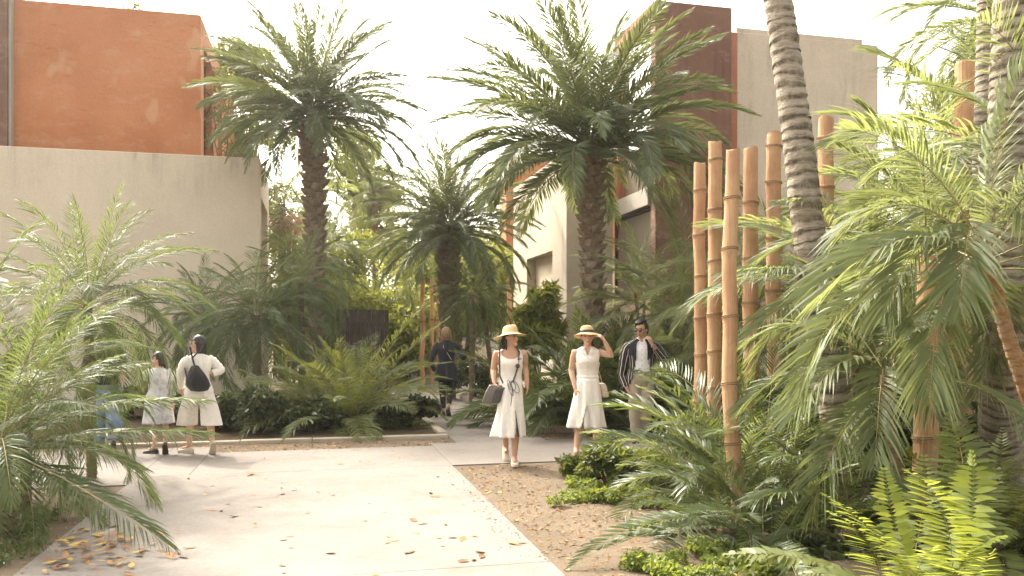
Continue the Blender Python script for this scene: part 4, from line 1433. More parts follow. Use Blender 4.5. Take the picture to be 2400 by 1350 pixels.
LV = {k: [dry_leaf(700 + i * 3 + s_, M[k]) for i in range(4)] for s_, k in enumerate(('leaf_or', 'leaf_ye', 'leaf_br'))}


def drop_leaf(p, s, kind, label, group, rnd):
    o = bpy.data.objects.new('fallen_leaf', rnd.choice(LV[kind]))
    COL.objects.link(o)
    o.location = p
    o.rotation_euler = (rnd.uniform(-0.25, 0.25), rnd.uniform(-0.25, 0.25), rnd.uniform(0, 6.28))
    o.scale = (s, s * rnd.uniform(0.8, 1.3), s)
    tag(o, label, 'fallen leaf', group)


rnd = random.Random(909)
kinds = ['leaf_or', 'leaf_or', 'leaf_ye', 'leaf_br']
for _ in range(95):      # the drift at the corner of the path
    while True:
        x, y = rnd.gauss(215, 75), rnd.gauss(1298, 32)
        if y > 1225 and x > 60 + (1350 - y) * 1.05:
            break
    p = G(x, y)
    drop_leaf(p + UP * (PZ + 0.004 + rnd.uniform(0, 0.03)), rnd.uniform(0.055, 0.105), rnd.choice(kinds), 'dry yellow and orange leaf in the drift on the path beside the corner palm', 'drift of dry leaves', rnd)
for _ in range(80):      # thinly spread on the path
    while True:
        a, b_ = rnd.uniform(-1.8, 1.45), rnd.uniform(4.6, 10.9)
        if rnd.random() < 0.75 or b_ < 7:
            break
    drop_leaf(ab(a, b_, PZ + 0.003), rnd.uniform(0.04, 0.085), rnd.choice(kinds), 'single dry leaf lying on the bare pale path', 'dry leaves spread over the path', rnd)
for (x, y) in ((1060, 1265), (1085, 1270), (1110, 1262), (1125, 1300), (1130, 1310), (1110, 1318), (1085, 1322), (1205, 1280), (1225, 1278), (905, 1278), (920, 1272), (990, 1232), (970, 1225), (960, 1300), (400, 1310), (430, 1312), (415, 1303), (445, 1290), (590, 1115), (600, 1117), (585, 1118), (700, 1138), (550, 1215), (495, 1200), (1010, 1160), (1020, 1168)):
    drop_leaf(G(x, y) + UP * (PZ + 0.004), rnd.uniform(0.07, 0.125), rnd.choice(['leaf_or', 'leaf_or', 'leaf_br']), 'larger orange brown leaf cluster piece on the pale path', 'larger dry leaves on the path', rnd)
for _ in range(95):
    a = 1.6 + abs(rnd.gauss(0, 0.7))
    drop_leaf(ab(a, rnd.uniform(4.6, 9.2), 0.006), rnd.uniform(0.04, 0.085), rnd.choice(['leaf_or', 'leaf_ye', 'leaf_br', 'leaf_br']), 'dry leaf on the sandy soil beside the path', 'dry leaves on the sandy soil', rnd)


# ------------------------------------------------------------------ people
M['skin'] = simple('skin_tan', (0.50, 0.29, 0.185), 0.5, 0.35, var=0.06, scale=20)
M['skin2'] = simple('skin_fair', (0.58, 0.36, 0.245), 0.5, 0.35, var=0.06, scale=20)
M['hair_black'] = simple('black_hair', (0.018, 0.013, 0.010), 0.35, 0.5, var=0.4, scale=60)
def hairmat(name, a, b):
    m, nt, bs = newmat(name)
    f = noise_fac(nt, coords(nt, (60, 60, 4)), 1.6, 5, 0.7, 0.38, 0.62)
    nt.links.new(mixc(nt, f, a, b), bs.inputs['Base Color'])
    bs.inputs['Roughness'].default_value = 0.5
    bump(nt, bs, f, 0.8, 0.01)
    return m


M['hair_red'] = hairmat('auburn_hair', (0.10, 0.045, 0.018), (0.46, 0.28, 0.13))
M['lips'] = simple('lips', (0.42, 0.12, 0.09), 0.4, 0.4)
M['eye'] = simple('dark_eye', (0.03, 0.02, 0.015), 0.2, 0.6)


def cloth(name, c, var=0.05, scale=25, fine=300, patt=None):
    m, nt, bs = newmat(name)
    v = coords(nt)
    f = noise_fac(nt, v, scale, 4, 0.6, 0.3, 0.7)
    col = mixc(nt, f, [x * (1 - var) for x in c], [x * (1 + var) for x in c])
    if patt:
        f2 = noise_fac(nt, v, patt[1], 6, 0.7, 0.46, 0.60)
        col = mixc(nt, mathn(nt, 'MULTIPLY', f2, patt[2]), col, patt[0])
    nt.links.new(col, bs.inputs['Base Color'])
    bs.inputs['Roughness'].default_value = 0.9
    bs.inputs['Specular IOR Level'].default_value = 0.2
    bs.inputs['Sheen Weight'].default_value = 0.15
    bump(nt, bs, noise_fac(nt, v, 16, 5, 0.6, 0.2, 0.8), 0.35, 0.02)
    return m


M['cream'] = cloth('cream_linen', (0.78, 0.73, 0.66))
M['offwhite'] = cloth('off_white_cotton', (0.78, 0.74, 0.67))
M['ivory'] = cloth('ivory_blouse', (0.76, 0.72, 0.65))
M['culotte'] = cloth('oatmeal_linen', (0.68, 0.62, 0.55), 0.08)
M['pale_print'] = cloth('pale_grey_print', (0.56, 0.55, 0.54), patt=((0.26, 0.27, 0.32), 14, 0.55))
M['denim'] = cloth('washed_denim', (0.155, 0.22, 0.31), 0.2, 9, patt=((0.30, 0.37, 0.45), 5, 0.6))
M['black_cloth'] = cloth('black_cloth', (0.022, 0.021, 0.023), 0.2)
M['navy'] = cloth('navy_wool', (0.018, 0.019, 0.025), 0.2)
M['khaki'] = cloth('khaki_cotton', (0.36, 0.30, 0.23), 0.10, 10)
M['shirt'] = cloth('white_shirt', (0.74, 0.73, 0.74), 0.03)
M['leather'] = simple('dark_leather', (0.045, 0.04, 0.036), 0.4, 0.5, var=0.3, scale=20)
M['bag_metal'] = simple('pewter_leather', (0.13, 0.11, 0.09), 0.3, 0.6, metal=0.3, var=0.3, scale=10)
M['tan_bag'] = simple('beige_bag', (0.55, 0.44, 0.33), 0.6, 0.3)
M['sole'] = simple('pale_sole', (0.55, 0.47, 0.37), 0.8, 0.2)
M['shoe_cream'] = simple('cream_shoe', (0.60, 0.52, 0.43), 0.7, 0.25)
M['shoe_tan'] = simple('reddish_shoe', (0.28, 0.10, 0.06), 0.5, 0.4)
M['lens'] = simple('dark_lens', (0.012, 0.011, 0.012), 0.08, 0.8)
M['metal'] = simple('watch_metal', (0.35, 0.33, 0.3), 0.3, 0.6, metal=0.9)
M['shawl'] = cloth('brown_patterned_cloth', (0.24, 0.17, 0.11), 0.3, 20, patt=((0.07, 0.055, 0.045), 30, 0.9))


def strawmat():
    m, nt, bs = newmat('straw')
    v = coords(nt)
    w = nd(nt, 'ShaderNodeTexWave', wave_type='BANDS', bands_direction='Z')
    w.inputs['Scale'].default_value = 40
    w.inputs['Distortion'].default_value = 3
    w.inputs['Detail'].default_value = 3
    nt.links.new(v, w.inputs['Vector'])
    col = mixc(nt, w.outputs['Fac'], (0.52, 0.34, 0.16), (0.68, 0.48, 0.26))
    nt.links.new(col, bs.inputs['Base Color'])
    bs.inputs['Roughness'].default_value = 0.8
    bump(nt, bs, w.outputs['Fac'], 0.5, 0.004)
    return m


M['straw'] = strawmat()


def stripemat():
    m, nt, bs = newmat('striped_blazer_cloth')
    a = nd(nt, 'ShaderNodeAttribute', attribute_name='u')
    v = coords(nt)
    wob = noise_fac(nt, v, 6, 3, 0.5, 0.2, 0.8)
    u = mathn(nt, 'ADD', a.outputs['Fac'], mathn(nt, 'MULTIPLY', wob, 0.008))
    fr = mathn(nt, 'FRACT', mathn(nt, 'DIVIDE', u, 0.052))
    st = mathn(nt, 'LESS_THAN', fr, 0.20)
    st2 = mathn(nt, 'LESS_THAN', mathn(nt, 'ABSOLUTE', mathn(nt, 'SUBTRACT', fr, 0.55)), 0.035)
    col = mixc(nt, st, (0.012, 0.013, 0.022), (0.55, 0.50, 0.42))
    col = mixc(nt, mathn(nt, 'MULTIPLY', st2, 0.7), col, (0.20, 0.12, 0.06))
    nt.links.new(col, bs.inputs['Base Color'])
    bs.inputs['Roughness'].default_value = 0.75
    bs.inputs['Specular IOR Level'].default_value = 0.25
    return m


M['stripe'] = stripemat()

REMESH = []


def remesh_later(o, vox, it=3):
    m = o.modifiers.new('remesh', 'REMESH')
    m.mode = 'VOXEL'
    m.voxel_size = vox
    m.use_smooth_shade = True
    s = o.modifiers.new('smooth', 'SMOOTH')
    s.factor = 0.5
    s.iterations = it
    REMESH.append(o)


def bake_remeshes():
    dg = bpy.context.evaluated_depsgraph_get()
    for o in REMESH:
        me = bpy.data.meshes.new_from_object(o.evaluated_get(dg))
        me.polygons.foreach_set('use_smooth', [True] * len(me.polygons))
        o.modifiers.clear()
        o.data = me


FEMALE = [(0.80, 0.150, 0.105), (0.88, 0.165, 0.118), (0.96, 0.145, 0.105), (1.04, 0.118, 0.088), (1.12, 0.125, 0.092), (1.20, 0.142, 0.108), (1.26, 0.150, 0.108), (1.32, 0.158, 0.086), (1.36, 0.135, 0.072), (1.39, 0.085, 0.060), (1.41, 0.055, 0.054)]
MALE = [(0.80, 0.155, 0.110), (0.88, 0.165, 0.118), (0.96, 0.155, 0.112), (1.04, 0.150, 0.105), (1.12, 0.158, 0.108), (1.20, 0.172, 0.115), (1.26, 0.182, 0.115), (1.32, 0.185, 0.096), (1.36, 0.160, 0.082), (1.39, 0.100, 0.068), (1.41, 0.066, 0.062)]


class Person:
    def __init__(self, name, label, loc, H, f, hf, skin, prof=FEMALE, tilt=0.0, group=None):
        self.k = H / 1.65
        self.root = thing('person', label, 'person', loc)
        self.f = Vector((f[0], f[1], 0)).normalized()
        self.s = Vector((-self.f.y, self.f.x, 0))          # sideways
        self.hf = Vector((hf[0], hf[1], hf[2] if len(hf) > 2 else 0)).normalized()
        self.prof = prof
        self.skin = skin
        self.b = MB()
        self.lean = Vector((0, 0, 0))
        k = self.k
        rings = []
        for z, rx, ry in prof:
            rings.append([self.pt(z, rx, ry, 2 * math.pi * j / 20) for j in range(20)])
        self.b.loft(rings)
        # neck and head
        self.hc = Vector((0, 0, 1.535 * k)) + self.f * 0.02 * k
        self.b.tube([Vector((0, 0, 1.37 * k)), Vector((0, 0, 1.44 * k)) + self.f * 0.005, self.hc + Vector((0, 0, -0.03))], [0.062 * k, 0.05 * k, 0.052 * k], 14)
        self.head(self.hc, self.hf, tilt)

    def pt(self, z, rx, ry, a, grow=0.0):
        k = self.k
        bust = 0.0
        if self.prof is FEMALE:
            bust = 0.022 * math.exp(-((z - 1.22) / 0.055) ** 2) * max(0, -math.sin(a)) ** 0.7
        sx, sy = (rx * k + grow) * math.cos(a), (ry * k + grow + bust * k) * math.sin(a)
        return self.s * sx - self.f * sy + Vector((0, 0, z * k))      # angle -90 deg is the front

    def rad(self, z):
        p = self.prof
        if z <= p[0][0]:
            return p[0][1], p[0][2]
        for (z0, a0, b0_), (z1, a1, b1_) in zip(p, p[1:]):
            if z0 <= z <= z1:
                t = (z - z0) / (z1 - z0)
                return a0 + (a1 - a0) * t, b0_ + (b1_ - b0_) * t
        return p[-1][1], p[-1][2]

    def hv(self, x, y, z):
        """point in the head's frame: x sideways, y out of the face, z up"""
        return self.hc + (self.hs * x + self.hfw * y + self.hu * z) * self.k

    def head(self, c, f, tilt):
        up = (UP + self.s * tilt)
        self.hfw = f.normalized()
        self.hs = self.hfw.cross(up).normalized() * -1
        self.hu = self.hfw.cross(self.hs).normalized()
        if self.hu.z < 0:
            self.hu = -self.hu
        rings = []
        nv, nu = 14, 20
        for i in range(1, nv):
            th = math.pi * i / nv
            z = -math.cos(th)
            ring = []
            for j in range(nu):
                a = 2 * math.pi * j / nu
                x, y = math.sin(th) * math.cos(a), math.sin(th) * math.sin(a)
                if z < 0:
                    x *= 1 - 0.34 * (-z) ** 1.3
                    y *= (1 - 0.06 * -z) if y > 0 else (1 - 0.6 * -z)
                ring.append(self.hv(x * 0.074, y * 0.092, z * 0.115))
            rings.append(ring)
        self.b.loft(rings)
        k = self.k
        self.b.tube([self.hv(0, 0.086, 0.022), self.hv(0, 0.098, -0.008), self.hv(0, 0.108, -0.026), self.hv(0, 0.092, -0.036)], [0.009 * k, 0.011 * k, 0.014 * k, 0.011 * k], 8)
        self.b.ball(self.hv(0, 0.080, -0.060), (0.024 * k, 0.016 * k, 0.012 * k), 8, 6)
        self.b.ball(self.hv(0, 0.074, -0.094), 0.023 * k, 8, 6)
        self.b.ball(self.hv(0, 0.074, 0.040), (0.05 * k, 0.02 * k, 0.014 * k), 8, 6)
        for q in (-1, 1):
            self.b.ball(self.hv(q * 0.040, 0.068, -0.022), 0.022 * k, 8, 6)
            self.b.ball(self.hv(q * 0.075, -0.004, -0.005), (0.012 * k, 0.016 * k, 0.03 * k), 8, 6)

    def face(self, lips=True, brow='hair_black'):
        k = self.k
        for q in (-1, 1):
            e = MB()
            e.ball(self.hv(q * 0.031, 0.083, 0.010), (0.012 * k, 0.008 * k, 0.006 * k), 8, 6)
            e.build('eye', M['eye'], self.root, True)
            e = MB()
            e.tube([self.hv(q * 0.014, 0.092, 0.030), self.hv(q * 0.032, 0.089, 0.035), self.hv(q * 0.050, 0.076, 0.030)], 0.0045 * k, 6)
            e.build('eyebrow', M[brow], self.root, True)
        e = MB()
        e.tube([self.hv(-0.022, 0.086, -0.060), self.hv(0, 0.0975, -0.058), self.hv(0.022, 0.086, -0.060)], [0.003 * k, 0.0085 * k, 0.003 * k], 6)
        e.build('mouth', M['lips'], self.root, True)

    def arm(self, sh, el, wr, fd, palm, curl=0.5, hand=True, rs=1.0):
        """shoulder, elbow, wrist in the person's space; fd = finger direction, palm = way the palm faces"""
        k = self.k * rs
        sh, el, wr = Vector(sh), Vector(el), Vector(wr)
        inner = sh.lerp(Vector((0, 0, sh.z - 0.01)), 0.35)
        self.b.tube([inner, sh, sh.lerp(el, 0.25), sh.lerp(el, 0.6), el, el.lerp(wr, 0.25), el.lerp(wr, 0.7), wr],
                    [0.050 * k, 0.052 * k, 0.047 * k, 0.041 * k, 0.036 * k, 0.038 * k, 0.030 * k, 0.024 * k], 12)
        if hand:
            self.hand(wr, Vector(fd).normalized(), Vector(palm).normalized(), curl)

    def hand(self, w, d, n, curl):
        k = self.k
        n = (n - d * n.dot(d)).normalized()
        t = d.cross(n)
        if t.z < -0.3:
            t = -t
        kn = w + d * 0.085 * k
        self.b.tube([w - d * 0.01, w + d * 0.03 * k, w + d * 0.06 * k, kn], [(0.016 * k, 0.024 * k), (0.016 * k, 0.034 * k), (0.015 * k, 0.040 * k), (0.011 * k, 0.040 * k)], 12, ref=n)
        for off, ln in ((-0.031, 0.058), (-0.0105, 0.072), (0.0105, 0.078), (0.031, 0.070)):
            a = kn + t * off * k - d * 0.012 * k
            c1, c2 = curl * 0.7, curl * 1.7
            p1 = a + (d * math.cos(c1) + n * math.sin(c1)) * ln * 0.52 * k
            p2 = p1 + (d * math.cos(c2) + n * math.sin(c2)) * ln * 0.5 * k
            self.b.tube([a, p1, p2], [0.0092 * k, 0.0085 * k, 0.0072 * k], 8)
        a = w + d * 0.022 * k + t * 0.026 * k
        p1 = a + (t * 0.75 + d * 0.6 + n * 0.25).normalized() * 0.04 * k
        p2 = p1 + (t * 0.3 + d * 0.85 + n * 0.35 * (0.5 + curl)).normalized() * 0.034 * k
        self.b.tube([a, p1, p2], [0.0125 * k, 0.0105 * k, 0.0085 * k], 8)

    def leg(self, hip, kn, an, toe, rs=1.0):
        k = self.k * rs
        hip, kn, an = Vector(hip), Vector(kn), Vector(an)
        toe = Vector(toe).normalized()
        back = -toe
        self.b.tube([hip + UP * 0.04, hip.lerp(kn, 0.3), hip.lerp(kn, 0.7), kn, kn.lerp(an, 0.3) + back * 0.012, kn.lerp(an, 0.7), an],
                    [0.082 * k, 0.080 * k, 0.062 * k, 0.051 * k, 0.054 * k, 0.040 * k, 0.033 * k], 14)
        self.b.tube([an, an + toe * 0.05 * k - UP * 0.03 * k, an + toe * 0.13 * k - UP * 0.045 * k], [0.034 * k, 0.034 * k, 0.026 * k], 10)

    def finish(self, vox=0.0085):
        o = self.b.build('body', M[self.skin], self.root, True)
        remesh_later(o, vox, 4)
        return self.root

    # ---------------------------------------------------------------- clothes
    def shell(self, name, mat, zs, rfun, parent=None, n=56, omit=None, thick=0.004, uscale=0.16, twist=None):
        """cloth around the trunk: zs from top to bottom, rfun(z, angle) -> (rx, ry, dx, dy)"""
        vs, fs, u = [], [], []
        k = self.k
        for z in zs:
            for j in range(n + 1):
                a = 2 * math.pi * j / n + math.pi / 2          # the seam lies at the back
                rx, ry, dx, dy = rfun(z, a)
                p = self.pt(z, rx, ry, a) + self.s * dx + self.f * dy
                vs.append(p)
                u.append((2 * math.pi * j / n) * uscale * k)
        m = n + 1
        for i in range(len(zs) - 1):
            for j in range(n):
                a = 2 * math.pi * (j + 0.5) / n + math.pi / 2
                a = (a + math.pi) % (2 * math.pi) - math.pi
                z = (zs[i] + zs[i + 1]) / 2
                if omit and omit(z, a):
                    continue
                fs.append((i * m + j, (i + 1) * m + j, (i + 1) * m + j + 1, i * m + j + 1))
        me = mesh(name, vs, fs, M[mat], True)
        at_ = me.attributes.new('u', 'FLOAT', 'POINT')
        at_.data.foreach_set('value', u)
        o = obj(name, me, parent or self.root)
        s = o.modifiers.new('cloth', 'SOLIDIFY')
        s.thickness = thick
        s.offset = 1.0
        return o

    def sleeve(self, name, mat, pts, rad, parent=None, seg=18, fold=0.05, seed=0):
        P = [Vector(p) for p in pts]
        n = 26
        Q, L = resample([p for p in P], n)
        # rounded bends
        for _ in range(2):
            Q = [Q[0]] + [(Q[i - 1] + Q[i] * 2 + Q[i + 1]) / 4 for i in range(1, n - 1)] + [Q[-1]]
        vs, fs, u = [], [], []
        prev = None
        for i, p in enumerate(Q):
            t = (Q[min(i + 1, n - 1)] - Q[max(i - 1, 0)]).normalized()
            a = Vector((0, 1, 0.1)) if prev is None else prev
            a = (a - t * a.dot(t)).normalized()
            prev = a
            b_ = t.cross(a)
            x = i / (n - 1) * (len(rad) - 1)
            j0 = min(int(x), len(rad) - 2)
            r = rad[j0] + (rad[j0 + 1] - rad[j0]) * (x - j0)
            for j in range(seg + 1):
                q = 2 * math.pi * j / seg
                rr = r * (1 + fold * math.sin(i * 1.7 + 2.2 * math.sin(q + seed)) + fold * noise.noise(Vector((math.cos(q), math.sin(q), i * 0.5 + seed))))
                vs.append(p + a * (rr * math.cos(q)) + b_ * (rr * math.sin(q)))
                u.append(q * 0.055)
        m = seg + 1
        for i in range(n - 1):
            for j in range(seg):
                fs.append((i * m + j, i * m + j + 1, (i + 1) * m + j + 1, (i + 1) * m + j))
        me = mesh(name, vs, fs, M[mat], True)
        at_ = me.attributes.new('u', 'FLOAT', 'POINT')
        at_.data.foreach_set('value', u)
        return obj(name, me, parent or self.root)

    def shoe(self, an, toe, mat, sole='sole', pitch=0.0, k=1.0):
        """an = ankle point; pitch lifts the heel about the ball of the foot"""
        k *= self.k
        t = Vector(toe).normalized()
        side = Vector((-t.y, t.x, 0))
        an = Vector(an)
        R_ = Matrix.Rotation(pitch, 3, side)
        an0 = an
        up = MB()
        so = MB()

        def q(x, y, z):
            return an0 + R_ @ ((t * x + side * y + UP * (z - 0.085)) * k)
        st = [(-0.062, 0.018, 0.060), (-0.05, 0.031, 0.072), (-0.01, 0.035, 0.080), (0.04, 0.036, 0.070), (0.09, 0.041, 0.055), (0.13, 0.041, 0.046), (0.165, 0.031, 0.038), (0.182, 0.012, 0.028)]
        rings = []
        for x, w, h in st:
            rings.append([q(x, w * math.cos(a), 0.018 + (h - 0.018) * (0.5 + 0.5 * math.sin(a)) if math.sin(a) > -0.4 else 0.018) for a in [2 * math.pi * i / 14 for i in range(14)]])
        up.loft(rings)
        o = up.build('shoe', M[mat], self.root, True)
        vs = []
        rr = [(-0.066, 0.02)] + [(x, w + 0.004) for x, w, h in st[1:-1]] + [(0.187, 0.014)]
        top = [q(x, w, 0.022) for x, w in rr] + [q(x, -w, 0.022) for x, w in reversed(rr)]
        bot = [q(x, w, 0.0) for x, w in rr] + [q(x, -w, 0.0) for x, w in reversed(rr)]
        so.loft([bot, top])
        so.build('sole', M[sole], o)
        return o

    def hat(self, band=None, brim=0.165, tilt=0.12, drop=0.035, side=0.0):
        k = self.k
        up = (self.hu - self.hfw * tilt + self.hs * side).normalized()
        a = self.hs
        b_ = up.cross(a).normalized()
        c = self.hv(0, -0.005, 0.048)
        prof = [(0.0, 0.103), (0.04, 0.101), (0.068, 0.092), (0.086, 0.070), (0.095, 0.03), (0.099, 0.0), (0.105, -0.004), (0.125, -0.008), (0.145, -0.014 - drop * 0.35), (brim, -0.02 - drop), (brim + 0.006, -0.024 - drop), (brim, -0.028 - drop), (0.14, -0.02 - drop * 0.3), (0.098, -0.010)]
        h = MB()
        seg = 30
        rings = []
        for i, (r, z) in enumerate(prof):
            r = max(r, 0.002)
            rings.append([c + (a * (r * math.cos(2 * math.pi * j / seg)) * 0.93 + b_ * (r * math.sin(2 * math.pi * j / seg)) * 1.05 + up * (z + (0.010 * math.sin(2 * math.pi * j / seg * 2 + 0.6) if r > 0.12 else 0))) * k for j in range(seg)])
        h.loft(rings, cap=True)
        o = h.build('straw_hat', M['straw'], self.root, True)
        if band:
            g = MB()
            g.loft([[c + (a * (r * math.cos(2 * math.pi * j / seg)) * 0.93 + b_ * (r * math.sin(2 * math.pi * j / seg)) * 1.05 + up * z) * k for j in range(seg)] for r, z in ((0.1025, 0.0), (0.1005, 0.034))], cap=False)
            g.build('hat_band', M[band], o, True)
        return o

    def hair(self, mat, locks=(), cap=1.07, lift=0.012, back=-0.012, hairline=0.035, n_strand=26, seed=3):
        """skull cap of hair with a face opening, plus locks given as (points, radius list) in the head's frame"""
        h = MB()
        nv, nu = 16, 28
        rnd = random.Random(seed)
        vs, idx = [], {}
        fs = []
        for i in range(nv + 1):
            th = math.pi * i / nv
            z = math.cos(th)
            for j in range(nu):
                a = 2 * math.pi * j / nu
                x, y = math.sin(th) * math.cos(a), math.sin(th) * math.sin(a)
                g = 1 + 0.02 * math.sin(a * 9 + z * 3)
                vs.append(self.hv(x * 0.076 * cap * g, y * 0.094 * cap * g + back, z * 0.117 * cap + lift))
        for i in range(nv):
            for j in range(nu):
                th = math.pi * (i + 0.5) / nv
                a = 2 * math.pi * (j + 0.5) / nu
                z, y = math.cos(th) * 0.117, math.sin(th) * math.sin(a) * 0.094
                if (y > 0.005 and z < hairline + (0.094 - y) * 0.35) and not (y < 0.035 and z > -0.01):
                    continue
                if z < -0.062:
                    continue
                k2 = (j + 1) % nu
                fs.append((i * nu + j, (i + 1) * nu + j, (i + 1) * nu + k2, i * nu + k2))
        h.add(vs, fs)
        for pts, rad in locks:
            P = [self.hv(*p) for p in pts]
            if len(P) == 3:
                P = bez(P[0], P[1] * 1.0, P[2], 8)
            rr = [rad[0] + (rad[-1] - rad[0]) * i / (len(P) - 1) if len(rad) == 2 else rad[min(len(rad) - 1, int(i / (len(P) - 1) * (len(rad) - 1) + 0.5))] for i in range(len(P))]
            h.tube(P, [r * self.k for r in rr], 8)
        o = h.build('hair', M[mat], self.root, True)
        s = o.modifiers.new('thick', 'SOLIDIFY')
        s.thickness = 0.006
        s.offset = -1
        return o


def long_hair(n, length, spread, back, seed, r=0.016, front=0.02):
    """locks falling from the back and sides of the head"""
    rnd = random.Random(seed)
    out = []
    for i in range(n):
        a = math.pi * (0.0 + 1.0 * (i + rnd.uniform(0.1, 0.9)) / n)        # from one ear round the back to the other
        x, y = 0.072 * math.cos(a), -0.085 * math.sin(a) + front * 0.3
        e = length * rnd.uniform(0.85, 1.05)
        out.append((((x * 0.9, y, 0.05), (x * 1.18, y * 1.12 + back * 0.4, -e * 0.45), (x * spread + rnd.uniform(-0.012, 0.012), y * 1.0 + back, -e)), (r * 1.1, r * 0.55)))
    return out


def pleat(a, z, amp, n, ph=0.0):
    return 1 + amp * (math.sin(a * n + ph + 0.8 * math.sin(z * 5)) + 0.5 * math.sin(a * (n * 1.7) + 1.3 + z * 4))


def frange(a, b, n):
    return [a + (b - a) * i / (n - 1) for i in range(n)]


ZP = PZ + 0.001
# --- woman with camera straps, looking aside
def px_local(base_x, s, zoff):
    return lambda x, y, dy=0.0: Vector(((x - base_x) / s, dy, (781 - y) / s + CAMH - zoff))


d1 = 9.56
L1 = px_local(1196, F / d1, ZP)
w1 = Person('person', 'woman in a cream sleeveless dress and plain straw hat looking aside with a shoulder bag', (GX(1196, d1).x, d1, ZP), 1.60, (0.10, -1), (0.80, -0.60, 0.03), 'skin')
sh_l, sh_r = Vector((-0.165, 0.0, 1.29)), Vector((0.165, 0.0, 1.29))
w1.arm(sh_l, L1(1156, 868, 0.03), L1(1159, 897, -0.09), (0.25, -0.25, -1), (0.8, 0.3, 0), 0.5)
w1.arm(sh_r, L1(1231, 860, 0.05), L1(1236, 897, -0.02), (0.05, -0.1, -1), (-1, 0.1, 0), 0.35)
w1.leg((-0.08, 0, 0.84), (-0.065, 0.0, 0.46), (-0.055, 0.22, 0.16), (0.1, -1, 0))
w1.leg((0.08, 0.02, 0.84), (0.07, -0.03, 0.46), (0.045, -0.10, 0.085), (0.12, -1, 0))
w1.shoe((-0.055, 0.22, 0.165), (0.1, -1, 0), 'shoe_cream', pitch=0.75)
w1.shoe((0.045, -0.10, 0.085), (0.12, -1, 0), 'shoe_cream', pitch=0.0)
w1.finish()
w1.face()
w1.hair('hair_black', long_hair(9, 0.20, 0.5, -0.02, 5, 0.015) + [(((-0.03, -0.075, -0.03), (-0.03, -0.115, -0.11), (-0.035, -0.07, -0.21)), (0.034, 0.018))])
w1.hat(None, 0.19, 0.12, 0.014, 0.16)


def tank_omit(z, a):
    fr = abs(a + math.pi / 2)
    bk = abs(a - math.pi / 2)
    if z > 1.385:
        return True
    if fr < 0.95 and z > 1.27 + 0.10 * (fr / 0.95) ** 2.2:
        return True
    if bk < 0.95 and z > 1.31 + 0.06 * (bk / 0.95) ** 2:
        return True
    return abs(math.cos(a)) > 0.86 and 1.19 + 0.13 * (1 - abs(math.cos(a))) < z < 1.352


def bodice(p, grow=0.014):
    return lambda z, a: (p.rad(z)[0] + grow, p.rad(z)[1] + grow, 0, 0)


dr = w1.shell('dress', 'cream', frange(1.395, 0.99, 60), bodice(w1), omit=tank_omit, n=120)


def skirt1(z, a):
    t = (1.0 - z) / 0.66
    rx = 0.132 + 0.036 * t ** 0.6
    ry = 0.104 + 0.06 * t ** 0.7
    k = pleat(a, z, 0.014 + 0.09 * t, 8)
    fl = math.exp(-((a - math.pi) / 0.5) ** 2) + math.exp(-((a + math.pi) / 0.5) ** 2)
    return rx * k, ry * k, -0.13 * fl * max(0, t - 0.55) ** 1.1 - 0.01 * t, 0.03 + 0.03 * t


sk = w1.shell('skirt', 'cream', frange(1.0, 0.335, 30), skirt1, dr, n=84, omit=lambda z, a: z < 0.50 and abs(a + 1.15) < 0.22 * (0.50 - z) / 0.16)
tr = MB()
pts = []
for z in frange(0.66, 0.345, 12):
    rx, ry, dx, dy = skirt1(z, -1.02)
    a = -1.30 + (0.66 - z) * 1.0
    pts.append(w1.pt(z, rx, ry, a) + w1.s * dx + w1.f * (dy + 0.014))
tr.tube(pts, [(0.006, 0.012)] * 12, 6)
tr.build('dark_trim', M['leather'], dr)
# neck strap with hanging sunglasses, shoulder bag on straps
st = thing('neck_strap', 'dark neck strap with round clip and tangled cord over the cream dress', 'strap', (w1.root.location.x, w1.root.location.y, ZP))
c = MB()


def w1s(z, x, out=0.03):
    """point on the front of the dress"""
    rx, ry = w1.rad(z) if z > 1.0 else skirt1(z, -1.57)[:2]
    xx = max(-0.98, min(0.98, x / (rx * w1.k)))
    bust = 0.022 * math.exp(-((z - 1.22) / 0.055) ** 2)
    return w1.s * x + w1.f * ((ry + bust + 0.014) * math.sqrt(1 - xx * xx) * w1.k + out) + UP * (z * w1.k)


c.tube([w1.pt(1.39, 0.075, 0.0, 0.0) + UP * 0.03, w1s(1.36, 0.095, 0.012), w1s(1.28, 0.088, 0.014), w1s(1.18, 0.075, 0.014), w1s(1.08, 0.05, 0.016), w1s(0.99, 0.015, 0.016), w1s(0.93, -0.07, 0.02), L1(1168, 912, -0.16)], [(0.005, 0.011)] * 8, 6)
c.build('strap', M['leather'], st)
c = MB()
c.ball(w1s(1.19, 0.072, 0.03), (0.026, 0.012, 0.03), 12, 8)
c.build('clip', M['leather'], st, True)
c = MB()
rnd = random.Random(3)
for i in range(4):
    z0 = 1.01 - i * 0.010
    pts = [w1s(z0 + (0.05 + 0.012 * i) * math.sin(q) * (0.8 + 0.1 * i) - 0.05, 0.02 + 0.012 * i * (-1) ** i + (0.034 + 0.007 * (i % 3)) * math.cos(q + 0.3 * i), 0.024 + 0.006 * i) for q in [2 * math.pi * j / 16 for j in range(17)]]
    c.tube(pts, 0.0032, 5)
c.tube([w1s(0.93, 0.01, 0.03), w1s(0.82, 0.0, 0.03), w1s(0.70, -0.012, 0.02)], 0.005, 5)
c.build('cord_loop', M['leather'], st)
c = MB()
c.tube([w1s(1.268, 0.075, 0.016), w1s(1.275, 0.12, 0.016)], 0.006, 6)
c.build('clip_bar', M['leather'], st)

